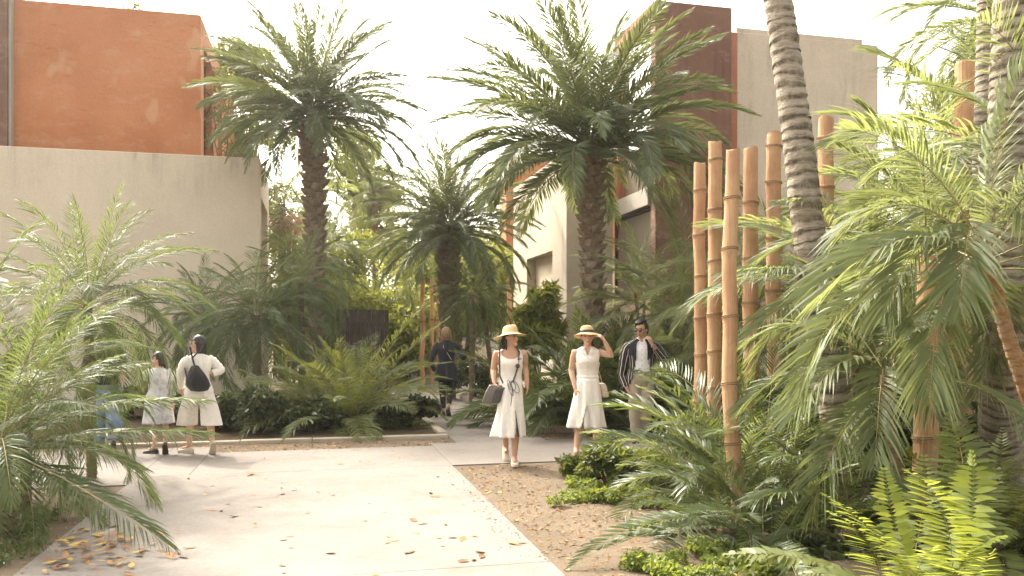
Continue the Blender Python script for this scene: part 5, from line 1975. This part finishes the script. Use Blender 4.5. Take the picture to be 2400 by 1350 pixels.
bag = thing('shoulder_bag', 'pewter and black shoulder bag carried at the hip of the woman looking aside', 'bag', (w1.root.location.x, w1.root.location.y, ZP))
c = MB()
bc = L1(1157, 922, -0.10)
ax = Vector((0.93, -0.1, -0.05)).normalized()
ay = Vector((0.12, 0.9, 0))
az_ = Vector((0.30, 0.0, 1)).normalized()
c.loft([[bc + ax * (0.10 * sx * w_) + ay * (0.055 * sy * w_) + az_ * zz for sx, sy in ((-1, -1), (1, -1), (1, 1), (-1, 1))] for zz, w_ in ((-0.115, 0.88), (-0.10, 1.0), (0.02, 0.96), (0.10, 0.78), (0.112, 0.70))])
o = c.build('bag_body', M['bag_metal'], bag)
o.modifiers.new('b', 'BEVEL').width = 0.012
c = MB()
c.loft([[bc + ax * (0.056 + 0.05 * sx) + ay * (0.062 * sy) + az_ * zz for sx, sy in ((-1, -1), (1, -1), (1, 1), (-1, 1))] for zz in (-0.10, 0.075)])
o = c.build('gusset', M['leather'], bag)
o.modifiers.new('b', 'BEVEL').width = 0.01
c = MB()
c.tube([bc + az_ * 0.1 + ax * 0.10, L1(1172, 880, -0.13), L1(1171, 840, -0.12), L1(1172, 812, -0.10), L1(1176, 799, -0.02), L1(1178, 800, 0.06), L1(1172, 830, 0.12)], [(0.004, 0.011)] * 7, 6)
c.build('bag_strap', M['leather'], bag)

# --- woman touching her hat
d2 = 10.2
L2 = px_local(1377, F / d2, ZP)
w2 = Person('person', 'woman in an off white shirt dress touching the brim of her banded straw hat', (GX(1377, d2).x, d2, ZP), 1.60, (-0.08, -1), (-0.05, -1, -0.02), 'skin2', tilt=-0.05)
w2.arm((-0.165, 0, 1.29), L2(1339, 868, 0.04), L2(1347, 910, -0.08), (0.12, -0.2, -1), (0.9, 0.4, 0), 0.55)
w2.arm((0.165, 0, 1.29), L2(1431, 833, -0.10), L2(1413, 798, -0.16), (-0.65, -0.1, 0.75), (-0.6, 0.5, -0.5), 0.75)
w2.leg((-0.08, 0.02, 0.84), (-0.10, -0.03, 0.46), (-0.15, -0.10, 0.10), (-0.1, -1, 0))
w2.leg((0.08, 0, 0.84), (0.11, -0.02, 0.45), (0.12, 0.14, 0.11), (0.0, -1, 0))
w2.shoe((-0.15, -0.10, 0.085), (-0.1, -1, 0), 'shoe_tan', 'shoe_tan', pitch=0.05)
w2.shoe((0.12, 0.14, 0.13), (0.0, -1, 0), 'shoe_tan', 'shoe_tan', pitch=0.5)
w2.finish()
w2.face()
w2.hair('hair_black', long_hair(9, 0.15, 0.6, -0.015, 6, 0.014) + [(((0.05, -0.05, -0.03), (0.075, -0.04, -0.10), (0.07, -0.01, -0.20)), (0.02, 0.010))])
w2.hat('leather', 0.185, 0.16, 0.012, -0.05)


def sleeveless_omit(z, a):
    fr = abs(a + math.pi / 2)
    if fr < 0.35 and z > 1.29 + 0.10 * (fr / 0.35):
        return True
    return abs(math.cos(a)) > 0.88 and 1.20 + 0.12 * (1 - abs(math.cos(a))) < z < 1.35


dr2 = w2.shell('dress', 'offwhite', frange(1.405, 0.995, 60), bodice(w2, 0.015), omit=sleeveless_omit, n=120)
for q in (-1, 1):
    g = MB()
    p0, p1, p2, p3 = (w2.pt(1.415, 0.066, 0.062, -math.pi / 2 + q * 1.5), w2.pt(1.395, 0.088, 0.075, -math.pi / 2 + q * 0.75), w2.pt(1.33, 0.12, 0.110, -math.pi / 2 + q * 0.62), w2.pt(1.315, 0.12, 0.118, -math.pi / 2 + q * 0.12))
    g.add([p0 + w2.f * 0.004, p1 + w2.f * 0.02, p2 + w2.f * 0.012, p3 + w2.f * 0.012, w2.pt(1.40, 0.066, 0.066, -math.pi / 2 + q * 0.7)], [(0, 1, 4), (4, 1, 2), (4, 2, 3)])
    o = g.build('collar', M['offwhite'], dr2)
    o.modifiers.new('t', 'SOLIDIFY').thickness = 0.004
g = MB()
wz = [w2.pt(1.015, 0.136, 0.106, 2 * math.pi * j / 32) for j in range(33)]
g.tube(wz, [(0.014, 0.022)] * 33, 8, cap=False)
g.build('waistband', M['offwhite'], dr2)
for i in range(5):
    g = MB()
    z = 1.27 - i * 0.055
    g.ball(w2.pt(z, *[r + 0.021 for r in w2.rad(z)], -math.pi / 2), 0.0055, 8, 6)
    g.build('button', M['tan_bag'], dr2, True)


def skirt2(z, a):
    t = (1.0 - z) / 0.62
    rx = 0.132 + 0.065 * t ** 0.6 + 0.012 * t * t
    ry = 0.104 + 0.07 * t ** 0.7
    k = pleat(a, z, 0.025 + 0.08 * t, 7, 0.7)
    fl = math.exp(-((a - math.pi) / 0.55) ** 2) + math.exp(-((a + math.pi) / 0.55) ** 2)
    return rx * k, ry * k, -0.12 * fl * max(0, t - 0.4) ** 1.1, 0.03 + 0.03 * t


w2.shell('skirt', 'offwhite', frange(1.0, 0.37, 30), skirt2, dr2, n=84, omit=lambda z, a: z < 0.66 and abs(a + 1.60) < 0.40 * (0.66 - z) / 0.29)


def skirt2b(z, a):
    rx, ry, dx, dy = skirt2(z, a)
    return rx * 0.93, ry * 0.90, dx * 0.8, dy


w2.shell('underskirt', 'offwhite', frange(0.98, 0.37, 14), skirt2b, dr2, n=60, omit=lambda z, a: z < 0.48 and -2.05 < a < -1.75)
hb = thing('hand_bag', 'small beige bag on a chain behind the woman touching her hat', 'bag', (w2.root.location.x, w2.root.location.y, ZP))
c = MB()
bc = L2(1416, 915, 0.06)
c.loft([[bc + Vector((0.045 * sx * w_ + zz * -0.22, 0.09 * sy * w_, zz)) for sx, sy in ((-1, -1), (1, -1), (1, 1), (-1, 1))] for zz, w_ in ((-0.09, 0.9), (-0.07, 1.0), (0.05, 0.9), (0.09, 0.7))])
o = c.build('bag_body', M['tan_bag'], hb)
o.modifiers.new('b', 'BEVEL').width = 0.012
c = MB()
c.tube([bc + Vector((-0.02, 0, 0.09)), L2(1408, 882, 0.05), L2(1398, 850, 0.07), L2(1393, 815, 0.03)], 0.005, 6)
c.build('bag_strap', M['tan_bag'], hb)

# --- man adjusting his sunglasses
d3 = 11.45
L3 = px_local(1504, F / d3, ZP)
m3 = Person('person', 'man in a striped black blazer adjusting his sunglasses with one hand in a pocket', (GX(1504, d3).x, d3, ZP), 1.70, (-0.15, -1), (-0.62, -0.78, -0.12), 'skin', MALE)
kk = 1.70 / 1.65
m3.arm((-0.20, 0, 1.355), L3(1460, 880, 0.06), L3(1470, 915, -0.06), (0.5, -0.1, -1), (1, 0, 0.2), 0.5)
m3.arm((0.19, 0, 1.355), L3(1553, 843, -0.10), L3(1523, 807, -0.20), (-0.42, 0.02, 0.85), (-0.6, 0.6, 0), 0.55)
m3.leg((-0.09, 0, 0.87), (-0.10, -0.02, 0.48), (-0.07, 0.02, 0.09), (-0.25, -1, 0), 1.08)
m3.leg((0.09, 0, 0.87), (0.07, -0.06, 0.48), (0.02, 0.16, 0.10), (-0.2, -1, 0), 1.08)
m3.shoe((-0.07, 0.02, 0.088), (-0.25, -1, 0), 'leather', 'leather', k=1.1)
m3.shoe((0.02, 0.16, 0.11), (-0.2, -1, 0), 'leather', 'leather', pitch=0.3, k=1.1)
m3.finish()
m3.face()
m3.hair('hair_black', [(((-0.03, 0.075, 0.085), (0.0, 0.07, 0.14), (0.05, -0.02, 0.135)), (0.022, 0.02)), (((0.0, 0.08, 0.085), (0.03, 0.06, 0.14), (0.06, -0.02, 0.12)), (0.02, 0.02)), (((-0.05, 0.06, 0.08), (-0.04, 0.04, 0.135), (-0.01, -0.05, 0.13)), (0.02, 0.02))], hairline=0.058)
gl = MB()
for q in (-1, 1):
    gl.ball(m3.hv(q * 0.034, 0.098, 0.006), (0.030, 0.012, 0.023), 14, 8, rot=Matrix.Rotation(math.atan2(m3.hfw.x, -m3.hfw.y), 3, 'Z'))
o = gl.build('sunglasses', M['lens'], m3.root, True)
fr_ = MB()
fr_.tube([m3.hv(-0.078, -0.01, 0.016), m3.hv(-0.068, 0.085, 0.016), m3.hv(-0.012, 0.106, 0.018), m3.hv(0.012, 0.106, 0.018), m3.hv(0.068, 0.085, 0.016), m3.hv(0.078, -0.01, 0.016)], 0.0045, 6)
fr_.build('frame', M['darkframe'], o)
for q in (-1, 1):
    gl = MB()
    gl.ball(m3.hv(q * 0.034, 0.102, 0.004), (0.028, 0.011, 0.022), 12, 8, rot=Matrix.Rotation(math.atan2(m3.hfw.x, -m3.hfw.y), 3, 'Z'))
    gl.build('lens', M['lens'], o, True)
o.data = mesh('sunglasses', [tuple(m3.hv(-0.012, 0.105, 0.012)), tuple(m3.hv(0.012, 0.105, 0.012)), tuple(m3.hv(0.0, 0.107, 0.018))], [(0, 1, 2)], M['darkframe'])
sh3 = m3.shell('shirt', 'shirt', frange(1.41, 0.93, 26), lambda z, a: ((m3.rad(z)[0] + 0.010) * pleat(a, z, 0.006, 7), (m3.rad(z)[1] + 0.012) * pleat(a, z, 0.010, 7), 0, 0), omit=lambda z, a: z > 1.37 and abs(a + math.pi / 2) < 0.22)
for q in (-1, 1):
    g = MB()
    p0, p1, p2, p3 = (m3.pt(1.435, 0.070, 0.066, -math.pi / 2 + q * 1.5), m3.pt(1.415, 0.088, 0.078, -math.pi / 2 + q * 0.8), m3.pt(1.35, 0.12, 0.110, -math.pi / 2 + q * 0.5), m3.pt(1.375, 0.10, 0.098, -math.pi / 2 + q * 0.12))
    g.add([p0, p1 + m3.f * 0.012, p2 + m3.f * 0.008, p3 + m3.f * 0.008, m3.pt(1.42, 0.07, 0.07, -math.pi / 2 + q * 0.6)], [(0, 1, 4), (4, 1, 2), (4, 2, 3)])
    o = g.build('collar', M['shirt'], sh3)
    o.modifiers.new('t', 'SOLIDIFY').thickness = 0.004
for i in range(6):
    g = MB()
    z = 1.34 - i * 0.072
    g.ball(m3.pt(z, *[r + 0.016 for r in m3.rad(z)], -math.pi / 2), 0.006, 8, 6)
    g.build('button', M['darkframe'], sh3, True)


def jac3(z, a):
    rx, ry = m3.rad(z)
    low = max(0, 1.05 - z)
    k = pleat(a, z, 0.008, 6)
    return (rx + 0.026 + 0.10 * low) * k, (ry + 0.030 + 0.10 * low) * k, 0, -0.01


def jac3_omit(z, a):
    fr = a + math.pi / 2
    w_ = 0.42 + 0.30 * max(0, (1.18 - z)) / 0.3 if z < 1.18 else 0.42 - 0.12 * (z - 1.18) / 0.2
    return -w_ < fr < w_ * 1.05


ja = m3.shell('jacket', 'stripe', frange(1.40, 0.80, 30), jac3, n=72, omit=jac3_omit, thick=0.007, uscale=0.19)
for q in (-1, 1):
    g = MB()
    ps, qs = [], []
    for z in frange(1.415, 1.13, 9):
        t = (1.415 - z) / 0.285
        rx, ry = m3.rad(z)
        e = -math.pi / 2 + q * (0.50 - 0.06 * (1 - t) if z < 1.38 else 0.6)
        wd = 0.42 * math.sin(math.pi * min(1, 0.12 + t * 0.88))
        ps.append(m3.pt(z, rx + 0.032, ry + 0.036, e - q * 0.10))
        qs.append(m3.pt(z, rx + 0.038, ry + 0.043, e + q * wd))
    g.add(ps + qs, [(i, i + 1, 9 + i + 1, 9 + i) for i in range(8)])
    o = g.build('lapel', M['navy'], ja)
    o.modifiers.new('t', 'SOLIDIFY').thickness = 0.005
m3.sleeve('sleeve', 'stripe', [Vector((-0.17, 0, 1.37)), Vector((-0.215, 0, 1.33)), L3(1458, 880, 0.06), L3(1467, 908, -0.04)], [0.055, 0.074, 0.066, 0.060, 0.052, 0.045], ja, seed=1)
m3.sleeve('sleeve', 'stripe', [Vector((0.15, 0, 1.37)), Vector((0.205, 0, 1.34)), L3(1555, 845, -0.10), L3(1530, 815, -0.18)], [0.055, 0.074, 0.070, 0.066, 0.056, 0.047], ja, seed=4)
g = MB()
q = L3(1526, 810, -0.19)
ring = [q + Vector((0.030 * math.cos(t), 0.026 * math.sin(t), 0.016 * math.cos(t))) for t in [2 * math.pi * j / 14 for j in range(15)]]
g.tube(ring, 0.008, 6)
g.ball(q + Vector((-0.01, -0.028, 0.0)), (0.018, 0.008, 0.018), 10, 6)
g.build('wristwatch', M['metal'], m3.root, True)
tb = MB()
tb.loft([[m3.pt(z, rx + 0.014, ry + 0.014, 2 * math.pi * j / 20) for j in range(20)] for z, rx, ry in ((0.78, 0.15, 0.10), (0.86, 0.165, 0.118), (0.97, 0.158, 0.112))])
for hip, kn, an in (((-0.09, 0, 0.87), (-0.10, -0.02, 0.48), (-0.07, 0.02, 0.06)), ((0.09, 0, 0.87), (0.07, -0.06, 0.48), (0.02, 0.16, 0.08))):
    hip, kn, an = Vector(hip), Vector(kn), Vector(an)
    P, _ = resample([hip + UP * 0.02, kn, an], 16)
    tb.tube(P, [(0.108 - 0.0024 * i) * (1 + 0.05 * math.sin(i * 2.1)) for i in range(16)], 16)
o = tb.build('trousers', M['khaki'], m3.root, True)
remesh_later(o, 0.010, 2)
g = MB()
g.tube([m3.pt(0.955, 0.174, 0.130, 2 * math.pi * j / 28) for j in range(29)], [(0.006, 0.018)] * 29, 6, cap=False)
g.build('belt', M['khaki'], m3.root)

# --- walker in navy seen from behind
d4 = 15.2
L4 = px_local(1046, F / d4, ZP)
p4 = Person('person', 'woman seen from behind in a navy jacket and black leggings holding up a phone', (GX(1046, d4).x, d4, ZP), 1.62, (-0.10, 1), (0.05, 1, 0), 'skin2')
p4.arm((-0.165, 0, 1.30), L4(1011, 845, -0.03), L4(1018, 872, 0.12), (0.3, 0.6, -0.6), (1, 0, 0), 0.6)
p4.arm((0.165, 0, 1.30), L4(1086, 838, 0.02), L4(1086, 813, 0.10), (0.05, 0.15, 1), (-0.6, 0.8, 0), 0.8)
p4.leg((-0.08, 0, 0.85), (-0.075, 0.02, 0.47), (-0.05, -0.05, 0.09), (-0.05, 1, 0))
p4.leg((0.08, 0, 0.85), (0.075, 0.03, 0.47), (0.06, -0.24, 0.17), (0.1, 1, 0))
p4.shoe((-0.05, -0.05, 0.085), (-0.05, 1, 0), 'leather', 'leather')
p4.shoe((0.06, -0.24, 0.16), (0.1, 1, 0), 'leather', 'leather', pitch=0.7)
p4.finish()
p4.hair('hair_red', long_hair(26, 0.155, 1.3, 0.005, 8, 0.026) + long_hair(18, 0.13, 1.15, 0.01, 9, 0.022), cap=1.2, lift=0.01)
jk = p4.shell('jacket', 'navy', frange(1.43, 0.66, 32), lambda z, a: ((p4.rad(max(z, 0.86))[0] + 0.024 + 0.10 * max(0, 0.98 - z)) * pleat(a, z, 0.012, 5), (p4.rad(max(z, 0.86))[1] + 0.026 + 0.12 * max(0, 0.98 - z)) * pleat(a, z, 0.012, 5), 0, 0), omit=lambda z, a: abs(a + math.pi / 2) < 0.2, thick=0.008)
p4.sleeve('sleeve', 'navy', [Vector((-0.13, 0, 1.33)), Vector((-0.18, 0, 1.29)), L4(1010, 846, -0.03), L4(1017, 868, 0.10)], [0.055, 0.070, 0.064, 0.058, 0.050, 0.042], jk, seed=2)
p4.sleeve('sleeve', 'navy', [Vector((0.13, 0, 1.33)), Vector((0.18, 0, 1.29)), L4(1087, 840, 0.02), L4(1087, 819, 0.08)], [0.055, 0.070, 0.064, 0.060, 0.052, 0.043], jk, seed=6)
tb = MB()
tb.loft([[p4.pt(z, rx + 0.008, ry + 0.008, 2 * math.pi * j / 20) for j in range(20)] for z, rx, ry in ((0.78, 0.14, 0.10), (0.86, 0.162, 0.115), (0.97, 0.145, 0.105))])
for hip, kn, an in (((-0.08, 0, 0.85), (-0.075, 0.02, 0.47), (-0.05, -0.05, 0.13)), ((0.08, 0, 0.85), (0.075, 0.03, 0.47), (0.065, -0.20, 0.22))):
    P, _ = resample([Vector(hip), Vector(kn), Vector(an)], 12)
    tb.tube(P, [0.092 - 0.0042 * i for i in range(12)], 14)
o = tb.build('leggings', M['black_cloth'], p4.root, True)
remesh_later(o, 0.010, 2)
g = MB()
g.tube([p4.pt(1.40, 0.07, 0.09, 0.9), p4.pt(1.30, 0.19, 0.135, 1.25), p4.pt(1.18, 0.175, 0.142, 1.7), p4.pt(1.06, 0.16, 0.125, 2.2)], 0.005, 6)
g.build('thin_strap', M['tan_bag'], p4.root)
ph = thing('phone', 'dark phone held up by the woman in navy', 'phone', (p4.root.location.x, d4, ZP))
c = MB()
q = L4(1087, 801, 0.16)
c.box(q + Vector((-0.036, 0, -0.06)), (0.072, 0.01, 0), (-0.001, 0.009, 0), (0.0, 0.02, 0.14))
c.build('phone_body', M['lens'], ph).modifiers.new('b', 'BEVEL').width = 0.003

# --- backpack walker, girl and walker in jeans
d5 = 10.35
L5 = px_local(466, F / d5, ZP)
p5 = Person('person', 'woman with a black backpack in an ivory blouse and cropped wide trousers', (GX(466, d5).x, d5, ZP), 1.49, (-0.72, 0.70), (-0.97, -0.18, 0), 'skin2')
p5.arm(Vector((-0.115, -0.10, 1.19)), L5(432, 872, -0.10), L5(424, 912, 0.02), (-0.1, 0.3, -1), (0.6, 0.5, 0), 0.5)
p5.arm(Vector((0.115, 0.10, 1.19)), L5(508, 868, 0.14), L5(488, 876, 0.02), (-0.6, -0.5, 0.1), (-0.3, -0.8, 0), 0.6)
p5.leg((-0.06, -0.05, 0.77), (-0.13, 0.02, 0.42), (-0.14, 0.05, 0.09), (-0.9, 0.35, 0))
p5.leg((0.06, 0.05, 0.77), (0.14, 0.0, 0.42), (0.205, -0.08, 0.14), (-0.45, 0.8, 0))
p5.shoe((-0.14, 0.05, 0.08), (-0.95, 0.25, 0), 'shoe_cream')
p5.shoe((0.205, -0.08, 0.15), (-0.45, 0.85, 0), 'shoe_cream', pitch=0.95)
p5.finish()
p5.face()
p5.hair('hair_black', long_hair(22, 0.25, 1.0, -0.02, 12, 0.020) + long_hair(12, 0.23, 0.8, -0.03, 13, 0.02), hairline=0.03)
p5.shell('blouse', 'ivory', frange(1.41, 0.80, 30), lambda z, a: ((p5.rad(z)[0] + 0.022 + 0.07 * max(0, 1.04 - z)) * pleat(a, z, 0.016, 6), (p5.rad(z)[1] + 0.026 + 0.07 * max(0, 1.04 - z)) * pleat(a, z, 0.016, 6), 0, 0))
p5.sleeve('sleeve', 'ivory', [Vector((-0.09, -0.08, 1.215)), Vector((-0.125, -0.11, 1.18)), L5(431, 872, -0.10), L5(425, 908, 0.0)], [0.05, 0.062, 0.058, 0.055, 0.05, 0.045], None, seed=3)
p5.sleeve('sleeve', 'ivory', [Vector((0.09, 0.08, 1.215)), Vector((0.125, 0.11, 1.18)), L5(509, 869, 0.14), L5(493, 876, 0.05)], [0.05, 0.062, 0.060, 0.058, 0.05, 0.045], None, seed=8)
tb = MB()
tb.loft([[p5.pt(z, rx + 0.016, ry + 0.016, 2 * math.pi * j / 20) for j in range(20)] for z, rx, ry in ((0.74, 0.15, 0.11), (0.86, 0.168, 0.12), (0.97, 0.145, 0.105))])
for hip, kn, an in (((-0.065, -0.05, 0.78), (-0.14, 0.02, 0.55), (-0.165, 0.05, 0.36)), ((0.065, 0.05, 0.78), (0.14, 0.0, 0.55), (0.195, -0.06, 0.37))):
    P, _ = resample([Vector(hip), Vector(kn), Vector(an)], 12)
    rings = []
    for i, p in enumerate(P):
        r = 0.092 + 0.0036 * i
        rings.append([p + Vector((math.cos(a), math.sin(a), 0)) * r * (1 + 0.06 * math.sin(a * 5 + i * 0.25)) for a in [2 * math.pi * j / 26 for j in range(26)]])
    tb.loft(rings)
o = tb.build('wide_trousers', M['culotte'], p5.root, True)
remesh_later(o, 0.010, 1)
bp = thing('backpack', 'soft black drawstring backpack worn over the ivory blouse', 'backpack', (p5.root.location.x, d5, ZP))
c = MB()
bc = L5(475, 884, -0.20)
rings = []
for zz, r in ((-0.165, 0.03), (-0.155, 0.10), (-0.10, 0.14), (-0.03, 0.132), (0.05, 0.10), (0.11, 0.06), (0.145, 0.04), (0.155, 0.01)):
    rings.append([bc + Vector((math.cos(a) * r * 1.0 + zz * -0.20, math.sin(a) * r * 0.62 + abs(zz) * 0.1, zz)) * 1.0 + Vector((0.01 * math.sin(a * 5), 0, 0.006 * math.sin(a * 7))) for a in [2 * math.pi * j / 22 for j in range(22)]])
c.loft(rings)
c.build('pack', M['black_cloth'], bp, True)
for x0, x1 in (((450, 805), (448, 862)), ((478, 806), (470, 840))):
    c = MB()
    c.tube([bc + Vector((-0.03, 0.02, 0.14)), L5(462, 838, -0.155), L5(x0[0] + 3, x0[1] + 8, -0.10), L5(x0[0], x0[1] - 3, -0.02)], [(0.005, 0.012)] * 4, 6)
    c.build('strap', M['black_cloth'], bp)
c = MB()
c.tube([L5(446, 812, -0.10), L5(442, 855, -0.14), L5(452, 890, -0.18)], [(0.004, 0.008)] * 3, 6)
c.build('strap', M['black_cloth'], bp)

L6 = px_local(372, F / d5, ZP)
p6 = Person('person', 'girl in a pale grey printed tunic with dark hair tied low', (GX(372, d5).x, d5, ZP), 1.28, (-0.55, 0.83), (-0.93, -0.32, 0), 'skin2')
p6.arm(Vector((-0.11, -0.07, 1.02)), L6(352, 885, -0.06), L6(346, 862, 0.02), (-0.2, 0.2, 0.8), (0.6, 0.5, 0), 0.6)
p6.arm(Vector((0.11, 0.07, 1.02)), L6(394, 905, 0.06), L6(402, 942, 0.02), (0.05, 0.1, -1), (-0.6, 0.5, 0), 0.4)
p6.leg((-0.05, -0.03, 0.66), (-0.06, 0.02, 0.36), (-0.055, 0.0, 0.08), (-0.9, 0.3, 0), 0.95)
p6.leg((0.05, 0.03, 0.66), (0.08, 0.02, 0.36), (0.12, -0.08, 0.12), (-0.3, 0.9, 0), 0.95)
p6.shoe((-0.055, 0.0, 0.068), (-0.95, 0.15, 0), 'leather', 'leather', k=1.05)
p6.shoe((0.12, -0.08, 0.13), (-0.3, 0.95, 0), 'leather', 'leather', pitch=0.95, k=1.05)
p6.finish()
p6.face()
p6.hair('hair_black', long_hair(14, 0.11, 0.7, -0.01, 15, 0.02) + [(((0.0, -0.08, -0.03), (0.0, -0.13, -0.10), (0.0, -0.10, -0.17)), (0.05, 0.03))], hairline=0.03, cap=1.1)
p6.shell('tunic', 'pale_print', frange(1.41, 0.50, 34), lambda z, a: ((p6.rad(z)[0] + 0.022 + 0.12 * max(0, 1.15 - z)) * pleat(a, z, 0.02, 6), (p6.rad(z)[1] + 0.026 + 0.12 * max(0, 1.15 - z)) * pleat(a, z, 0.02, 6), 0, 0))
p6.sleeve('sleeve', 'pale_print', [Vector((-0.08, -0.05, 1.05)), Vector((-0.12, -0.08, 1.01)), L6(351, 887, -0.06), L6(347, 872, 0.0)], [0.048, 0.058, 0.056, 0.054, 0.05, 0.045], None, seed=5)
p6.sleeve('sleeve', 'pale_print', [Vector((0.08, 0.05, 1.05)), Vector((0.12, 0.08, 1.01)), L6(395, 905, 0.06), L6(400, 928, 0.04)], [0.048, 0.058, 0.056, 0.054, 0.052, 0.048], None, seed=7)
sw_ = thing('shawl', 'brown patterned scarf bundled in front of the girl', 'scarf', (p6.root.location.x, d5, ZP))
c = MB()
rings = []
for i, (yy, r) in enumerate(((852, 0.02), (862, 0.045), (880, 0.06), (900, 0.062), (915, 0.05), (926, 0.02))):
    q = L6(347 - 1.0 * i, yy, 0.0)
    rings.append([q + Vector((math.cos(a), math.sin(a), 0)) * r * (1 + 0.18 * math.sin(a * 5 + i)) for a in [2 * math.pi * j / 20 for j in range(20)]])
c.loft(rings)
c.build('cloth', M['shawl'], sw_, True)
c = MB()
for i in range(12):
    q = L6(336 + i * 1.3, 918, -0.03 + 0.005 * (i % 3))
    c.tube([q, q + Vector((0.004, 0, -0.03)), q + Vector((0.0, 0, -0.07))], 0.004, 4)
c.build('fringe', M['shawl'], sw_)

d7 = 10.7
L7 = px_local(247, F / d7, ZP)
p7 = Person('person', 'person in wide blue jeans and a black top behind the palm fronds', (GX(247, d7).x, d7, ZP), 1.58, (-0.5, 0.85), (-0.6, 0.8, 0), 'skin2', MALE)
p7.arm((-0.15, -0.08, 1.28), (-0.24, -0.06, 1.02), (-0.22, 0.06, 0.84), (0, 0.2, -1), (1, 0, 0), 0.5)
p7.arm((0.15, 0.08, 1.28), (0.20, 0.06, 1.03), (0.15, 0.02, 0.86), (-0.2, 0.2, -1), (-1, 0, 0), 0.5)
p7.leg((-0.075, -0.04, 0.82), (-0.10, 0.03, 0.45), (-0.11, 0.05, 0.09), (-0.5, 0.8, 0))
p7.leg((0.075, 0.04, 0.82), (0.13, -0.02, 0.45), (0.16, -0.12, 0.12), (-0.4, 0.8, 0))
p7.shoe((-0.11, 0.05, 0.083), (-0.6, 0.8, 0), 'leather', 'leather')
p7.shoe((0.16, -0.12, 0.13), (-0.4, 0.8, 0), 'leather', 'leather', pitch=0.6)
p7.finish()
p7.hair('hair_black', long_hair(14, 0.09, 0.9, 0, 18, 0.02))
p7.shell('black_top', 'black_cloth', frange(1.41, 0.90, 24), lambda z, a: ((p7.rad(z)[0] + 0.022) * pleat(a, z, 0.015, 5), (p7.rad(z)[1] + 0.024) * pleat(a, z, 0.015, 5), 0, 0))
p7.sleeve('sleeve', 'black_cloth', [(-0.12, -0.06, 1.31), (-0.16, -0.08, 1.27), (-0.225, -0.065, 1.06)], [0.052, 0.066, 0.06], None, seed=1)
p7.sleeve('sleeve', 'black_cloth', [(0.12, 0.06, 1.31), (0.16, 0.08, 1.27), (0.20, 0.06, 1.06)], [0.052, 0.066, 0.06], None, seed=2)
tb = MB()
tb.loft([[p7.pt(z, rx + 0.014, ry + 0.014, 2 * math.pi * j / 20) for j in range(20)] for z, rx, ry in ((0.76, 0.15, 0.11), (0.86, 0.168, 0.12), (0.98, 0.155, 0.11))])
for hip, kn, an in (((-0.08, -0.04, 0.82), (-0.11, 0.02, 0.45), (-0.115, 0.04, 0.09)), ((0.08, 0.04, 0.82), (0.13, -0.02, 0.45), (0.155, -0.09, 0.14))):
    P, _ = resample([Vector(hip), Vector(kn), Vector(an)], 14)
    tb.tube(P, [(0.112 - 0.0012 * i) * (1 + 0.04 * math.sin(i * 2.3)) for i in range(14)], 16)
o = tb.build('jeans', M['denim'], p7.root, True)
remesh_later(o, 0.010, 2)

bake_remeshes()


# ------------------------------------------------------------------ haze
hz = MB()
hz.box((-250, -70, -1.0), (500, 0, 0), (0, 360, 0), (0, 0, 13.5))
hm = bpy.data.materials.new('haze')
hm.use_nodes = True
hn = hm.node_tree
hn.nodes.clear()
ho = hn.nodes.new('ShaderNodeOutputMaterial')
pv = hn.nodes.new('ShaderNodeVolumePrincipled')
pv.inputs['Color'].default_value = (1.0, 0.98, 0.94, 1)
pv.inputs['Density'].default_value = 0.0007
pv.inputs['Anisotropy'].default_value = 0.55
hn.links.new(pv.outputs[0], ho.inputs['Volume'])
haze = hz.build('haze', hm)
haze['kind'] = 'stuff'
